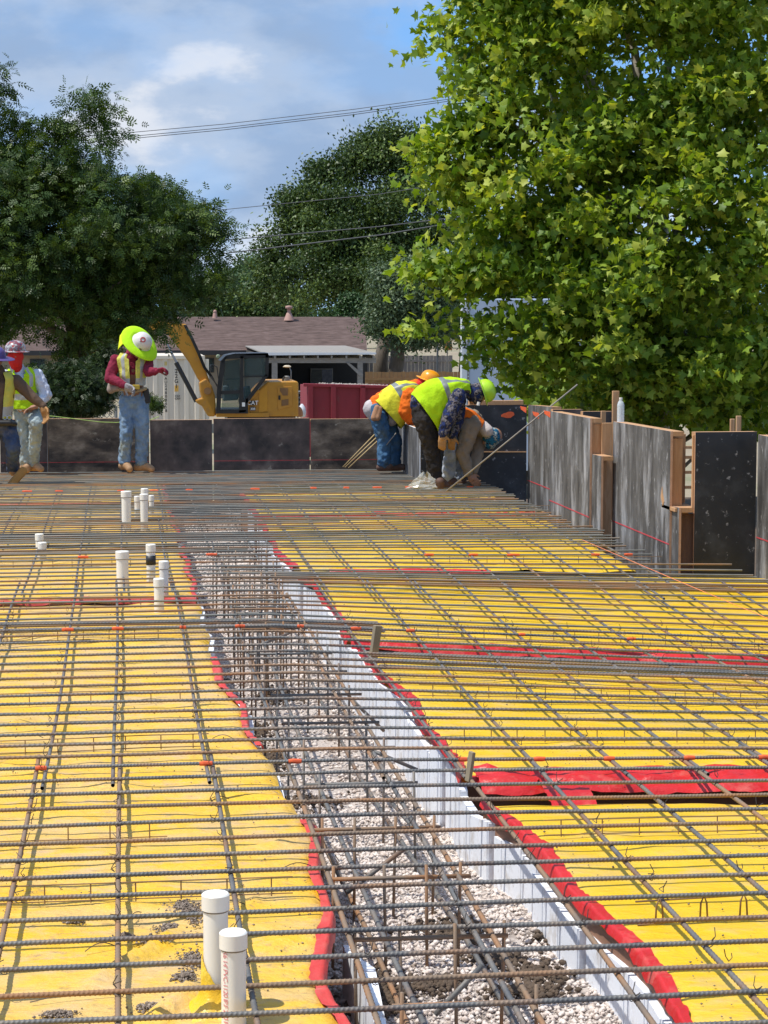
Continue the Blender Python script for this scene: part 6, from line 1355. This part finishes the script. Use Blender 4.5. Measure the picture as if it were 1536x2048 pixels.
loft('safety_vest', [(j(746, 798), j(802, 858), .21), (j(762, 782), j(810, 846), .215), (j(781, 769), j(812, 822), .215), (j(803, 762), j(822, 800), .21), (j(822, 762), j(836, 790), .16), (j(834, 766), j(840, 782), .10)], 0, [M['yellowvest'], M['silver_dark']], p,
     stripe=lambda t, th: (.36 < t < .46) or (t > .40 and (th < 60 and th > 44 or 300 < th < 316)), gap=lambda t, th: (t > .45 and t < .9 and (105 < th < 150 or 210 < th < 255)), wr=.02, seed=6)
hat(p, hc+Vector((.05, 0, .05)), Vector((.35, -.1, .9)), .125, M['hat_orange'], .05)
grow('bandanna', [('e', hc+Vector((-.02, 0, -.0)), (.105, .10, .10)), ('c', hc+Vector((-.04, -.03, 0)), neck+Vector((-.0, -.03, 0)), .085, .06)], M['redcloth'], p, .01, 2, .01)
grow('tool_pouch', [('c', j(754, 815, -.22), j(748, 836, -.24), .035, .042), ('c', j(760, 817, -.22), j(755, 836, -.25), .032, .038)], M['leather'], p, .01, 2)
boot(p, aL, j(780, 934, -.12), M['boot_dark']); boot(p, aR, j(806, 934, .08), M['boot_dark'])

# 5. bent worker, lime vest, black trousers
Y0 = 22.15; j = J(Y0); p = person('bent worker in lime vest, black trousers, camouflage sleeves and lime hard hat', PZ(872, 980))
hipL, hipR, kL, kR, aL, aR = j(848, 838, -.1), j(852, 836, .12), j(860, 895, -.1), j(868, 895, .12), j(872, 955, -.1), j(866, 952, .1)
hipL2 = hipL
chest = j(900, 786); neck = j(933, 780); hc = j(955, 788); shL, shR = j(916, 792, -.18), j(918, 788, .18); elL, wL = j(897, 836, -.24), j(886, 868, -.26); elR, wR = j(915, 840, .1), j(905, 872, .0)
ff = Vector((.35, -.25, -.9)); uu = Vector((.95, -.1, .3))
grow('body', [('c', j(850, 830), chest, .13, .14), ('c', chest, neck, .13, .06), ('c', neck, hc, .055, .06), ('c', shL, elL, .05, .042), ('c', elL, wL, .04, .028), ('c', shR, elR, .05, .042), ('c', elR, wR, .04, .028), ('c', chest, shL, .1, .06), ('c', chest, shR, .1, .06),
     ('c', hipL, kL, .08, .055), ('c', kL, aL, .05, .037), ('c', hipR, kR, .08, .055), ('c', kR, aR, .05, .037)]+head_shapes(hc, ff, uu), M['skin'], p, .009, 2)
eyes(p, hc, ff, uu)
grow('trousers', [('c', j(847, 822, -.04), j(849, 836, .05), .155, .165), ('c', hipL, kL, .135, .10), ('c', kL, aL+Vector((0, 0, -.01)), .10, .085), ('c', hipR, kR, .13, .10), ('c', kR, aR+Vector((0, 0, -.01)), .10, .085)], M['black_pants'], p, .012, 3, .034, .05)
grow('shirt', [('c', j(846, 805), chest, .15, .15), ('c', chest, neck, .14, .09), ('c', chest, shL, .12, .09), ('c', shL, elL, .095, .08), ('c', elL, wL, .08, .055), ('c', chest, shR, .12, .09), ('c', shR, elR, .09, .075), ('c', elR, wR, .075, .05)], M['camo'], p, .012, 3, .026, .05)
loft('safety_vest', [(j(824, 790), j(874, 860), .215), (j(838, 771), j(882, 858), .22), (j(858, 760), j(890, 838), .225), (j(880, 755), j(900, 812), .22), (j(905, 754), j(914, 800), .21), (j(928, 758), j(930, 794), .16), (j(938, 764), j(938, 790), .10)], 0, [M['lime'], M['silver_dark']], p,
     stripe=lambda t, th: (.44 < t < .52) or (t > .5 and (40 < th < 56 or 304 < th < 320)), gap=lambda t, th: (.6 < t < .93 and (100 < th < 160 or 200 < th < 260)), wr=.02, seed=7)
grow('glove', hand_shapes(wL+Vector((0, 0, .01)), Vector((-.1, -.1, -1)), Vector((.3, .9, 0)), .5, 1.2), M['glove_tan'], p, .008, 1)
grow('glove', hand_shapes(wR, Vector((-.1, 0, -1)), Vector((.3, .9, 0)), .7, 1.1), M['glove_tan'], p, .008, 1)
grow('camo_hood', [('e', hc+Vector((-.01, .01, .005)), (.115, .112, .125), Matrix.Rotation(R(35), 3, 'Y')), ('c', hc+Vector((-.04, 0, 0)), neck, .095, .08)], M['camo'], p, .010, 2, .01)
hat(p, hc+Vector((.075, -.0, .03)), Vector((.93, -.12, .30)), .135, M['hat_lime'], .032)
mb = MB(); mb.tube([j(958, 804, -.16), j(956, 811, -.16)], .018, 8); mb.build('face_patch', mat('white_mask', [(.7, .68, .66)], 5, .6), p)
boot(p, aL, j(880, 974, -.16), M['boot_dark'], 1.15); boot(p, aR, j(893, 972, .05), M['boot_dark'], 1.15)

# 6. crouched worker with the patterned hood
Y0 = 22.55; j = J(Y0); p = person('crouched worker in tan shirt and blue patterned hood reaching down to the bars', PZ(910, 972))
hipL, hipR, kL, kR, aL, aR = j(897, 865, -.12), j(906, 862, .12), j(903, 905, -.16), j(915, 905, .12), j(896, 955, -.1), j(915, 955, .1)
chest = j(938, 842); neck = j(962, 858); hc = j(984, 873); shL, shR = j(944, 850, -.17), j(958, 850, .17); elL, wL = j(925, 905, -.22), j(938, 950, -.25); elR, wR = j(956, 905, .05), j(946, 948, -.05)
ff = Vector((.15, -.1, -1)); uu = Vector((.95, -.15, .0))
grow('body', [('c', j(902, 858), chest, .13, .14), ('c', chest, neck, .13, .06), ('c', neck, hc, .055, .06), ('c', shL, elL, .055, .045), ('c', elL, wL, .042, .03), ('c', shR, elR, .05, .042), ('c', elR, wR, .04, .028), ('c', chest, shL, .1, .06), ('c', chest, shR, .1, .06),
     ('c', hipL, kL, .08, .055), ('c', kL, aL, .05, .037), ('c', hipR, kR, .08, .055), ('c', kR, aR, .05, .037)]+head_shapes(hc, ff, uu)+hand_shapes(wL, Vector((.45, -.1, -.5)), Vector((.4, .3, -.5)), .8, 1.25)+hand_shapes(wR, Vector((.15, -.1, -.6)), Vector((-.3, .3, -.2)), .8, 1.15), M['skin'], p, .009, 2)
grow('trousers', [('c', j(899, 856, -.04), j(902, 866, .05), .15, .155), ('c', hipL, kL, .12, .10), ('c', kL, aL, .095, .09), ('c', hipR, kR, .12, .10), ('c', kR, aR, .095, .085)], cloth('ripped_pale_denim', [(.12, .14, .17), (.30, .34, .40), (.44, .48, .54)], 6), p, .012, 3, .034, .05)
grow('shirt', [('c', j(905, 850), chest, .15, .155), ('c', chest, neck, .145, .085), ('c', chest, shL, .13, .105), ('c', shL, elL, .105, .085), ('c', elL, lerp(elL, wL, .9), .085, .055), ('c', chest, shR, .12, .09), ('c', shR, elR, .09, .075), ('c', elR, lerp(elR, wR, .9), .075, .05)], M['shirt_tan'], p, .012, 3, .03, .06)
loft('orange_harness', [(j(912, 820), j(902, 880), .21), (j(930, 812), j(924, 876), .22), (j(948, 822), j(934, 876), .215), (j(966, 842), j(944, 880), .18)], 0, [M['shirt_orange'], M['silver_dark']], p, stripe=lambda t, th: th < 14 or th > 346, gap=lambda t, th: 75 < th < 285, wr=.02, seed=8)
grow('hood', [('e', hc, (.115, .11, .11)), ('c', hc+Vector((.01, 0, -.03)), hc+Vector((-.02, 0, -.08)), .09, .07)], M['hood'], p, .010, 2, .01)
grow('neck_towel', [('c', j(966, 853, -.05), j(974, 862, -.08), .07, .075), ('c', j(966, 853, .05), j(972, 864, .05), .07, .07)], cloth('pale_towel', [(.62, .55, .52), (.5, .44, .42)], 6), p, .01, 2, .008)
boot(p, aL, j(906, 970, -.14), M['boot_dark'], 1.1); boot(p, aR, j(926, 968, .05), M['boot_dark'], 1.1)
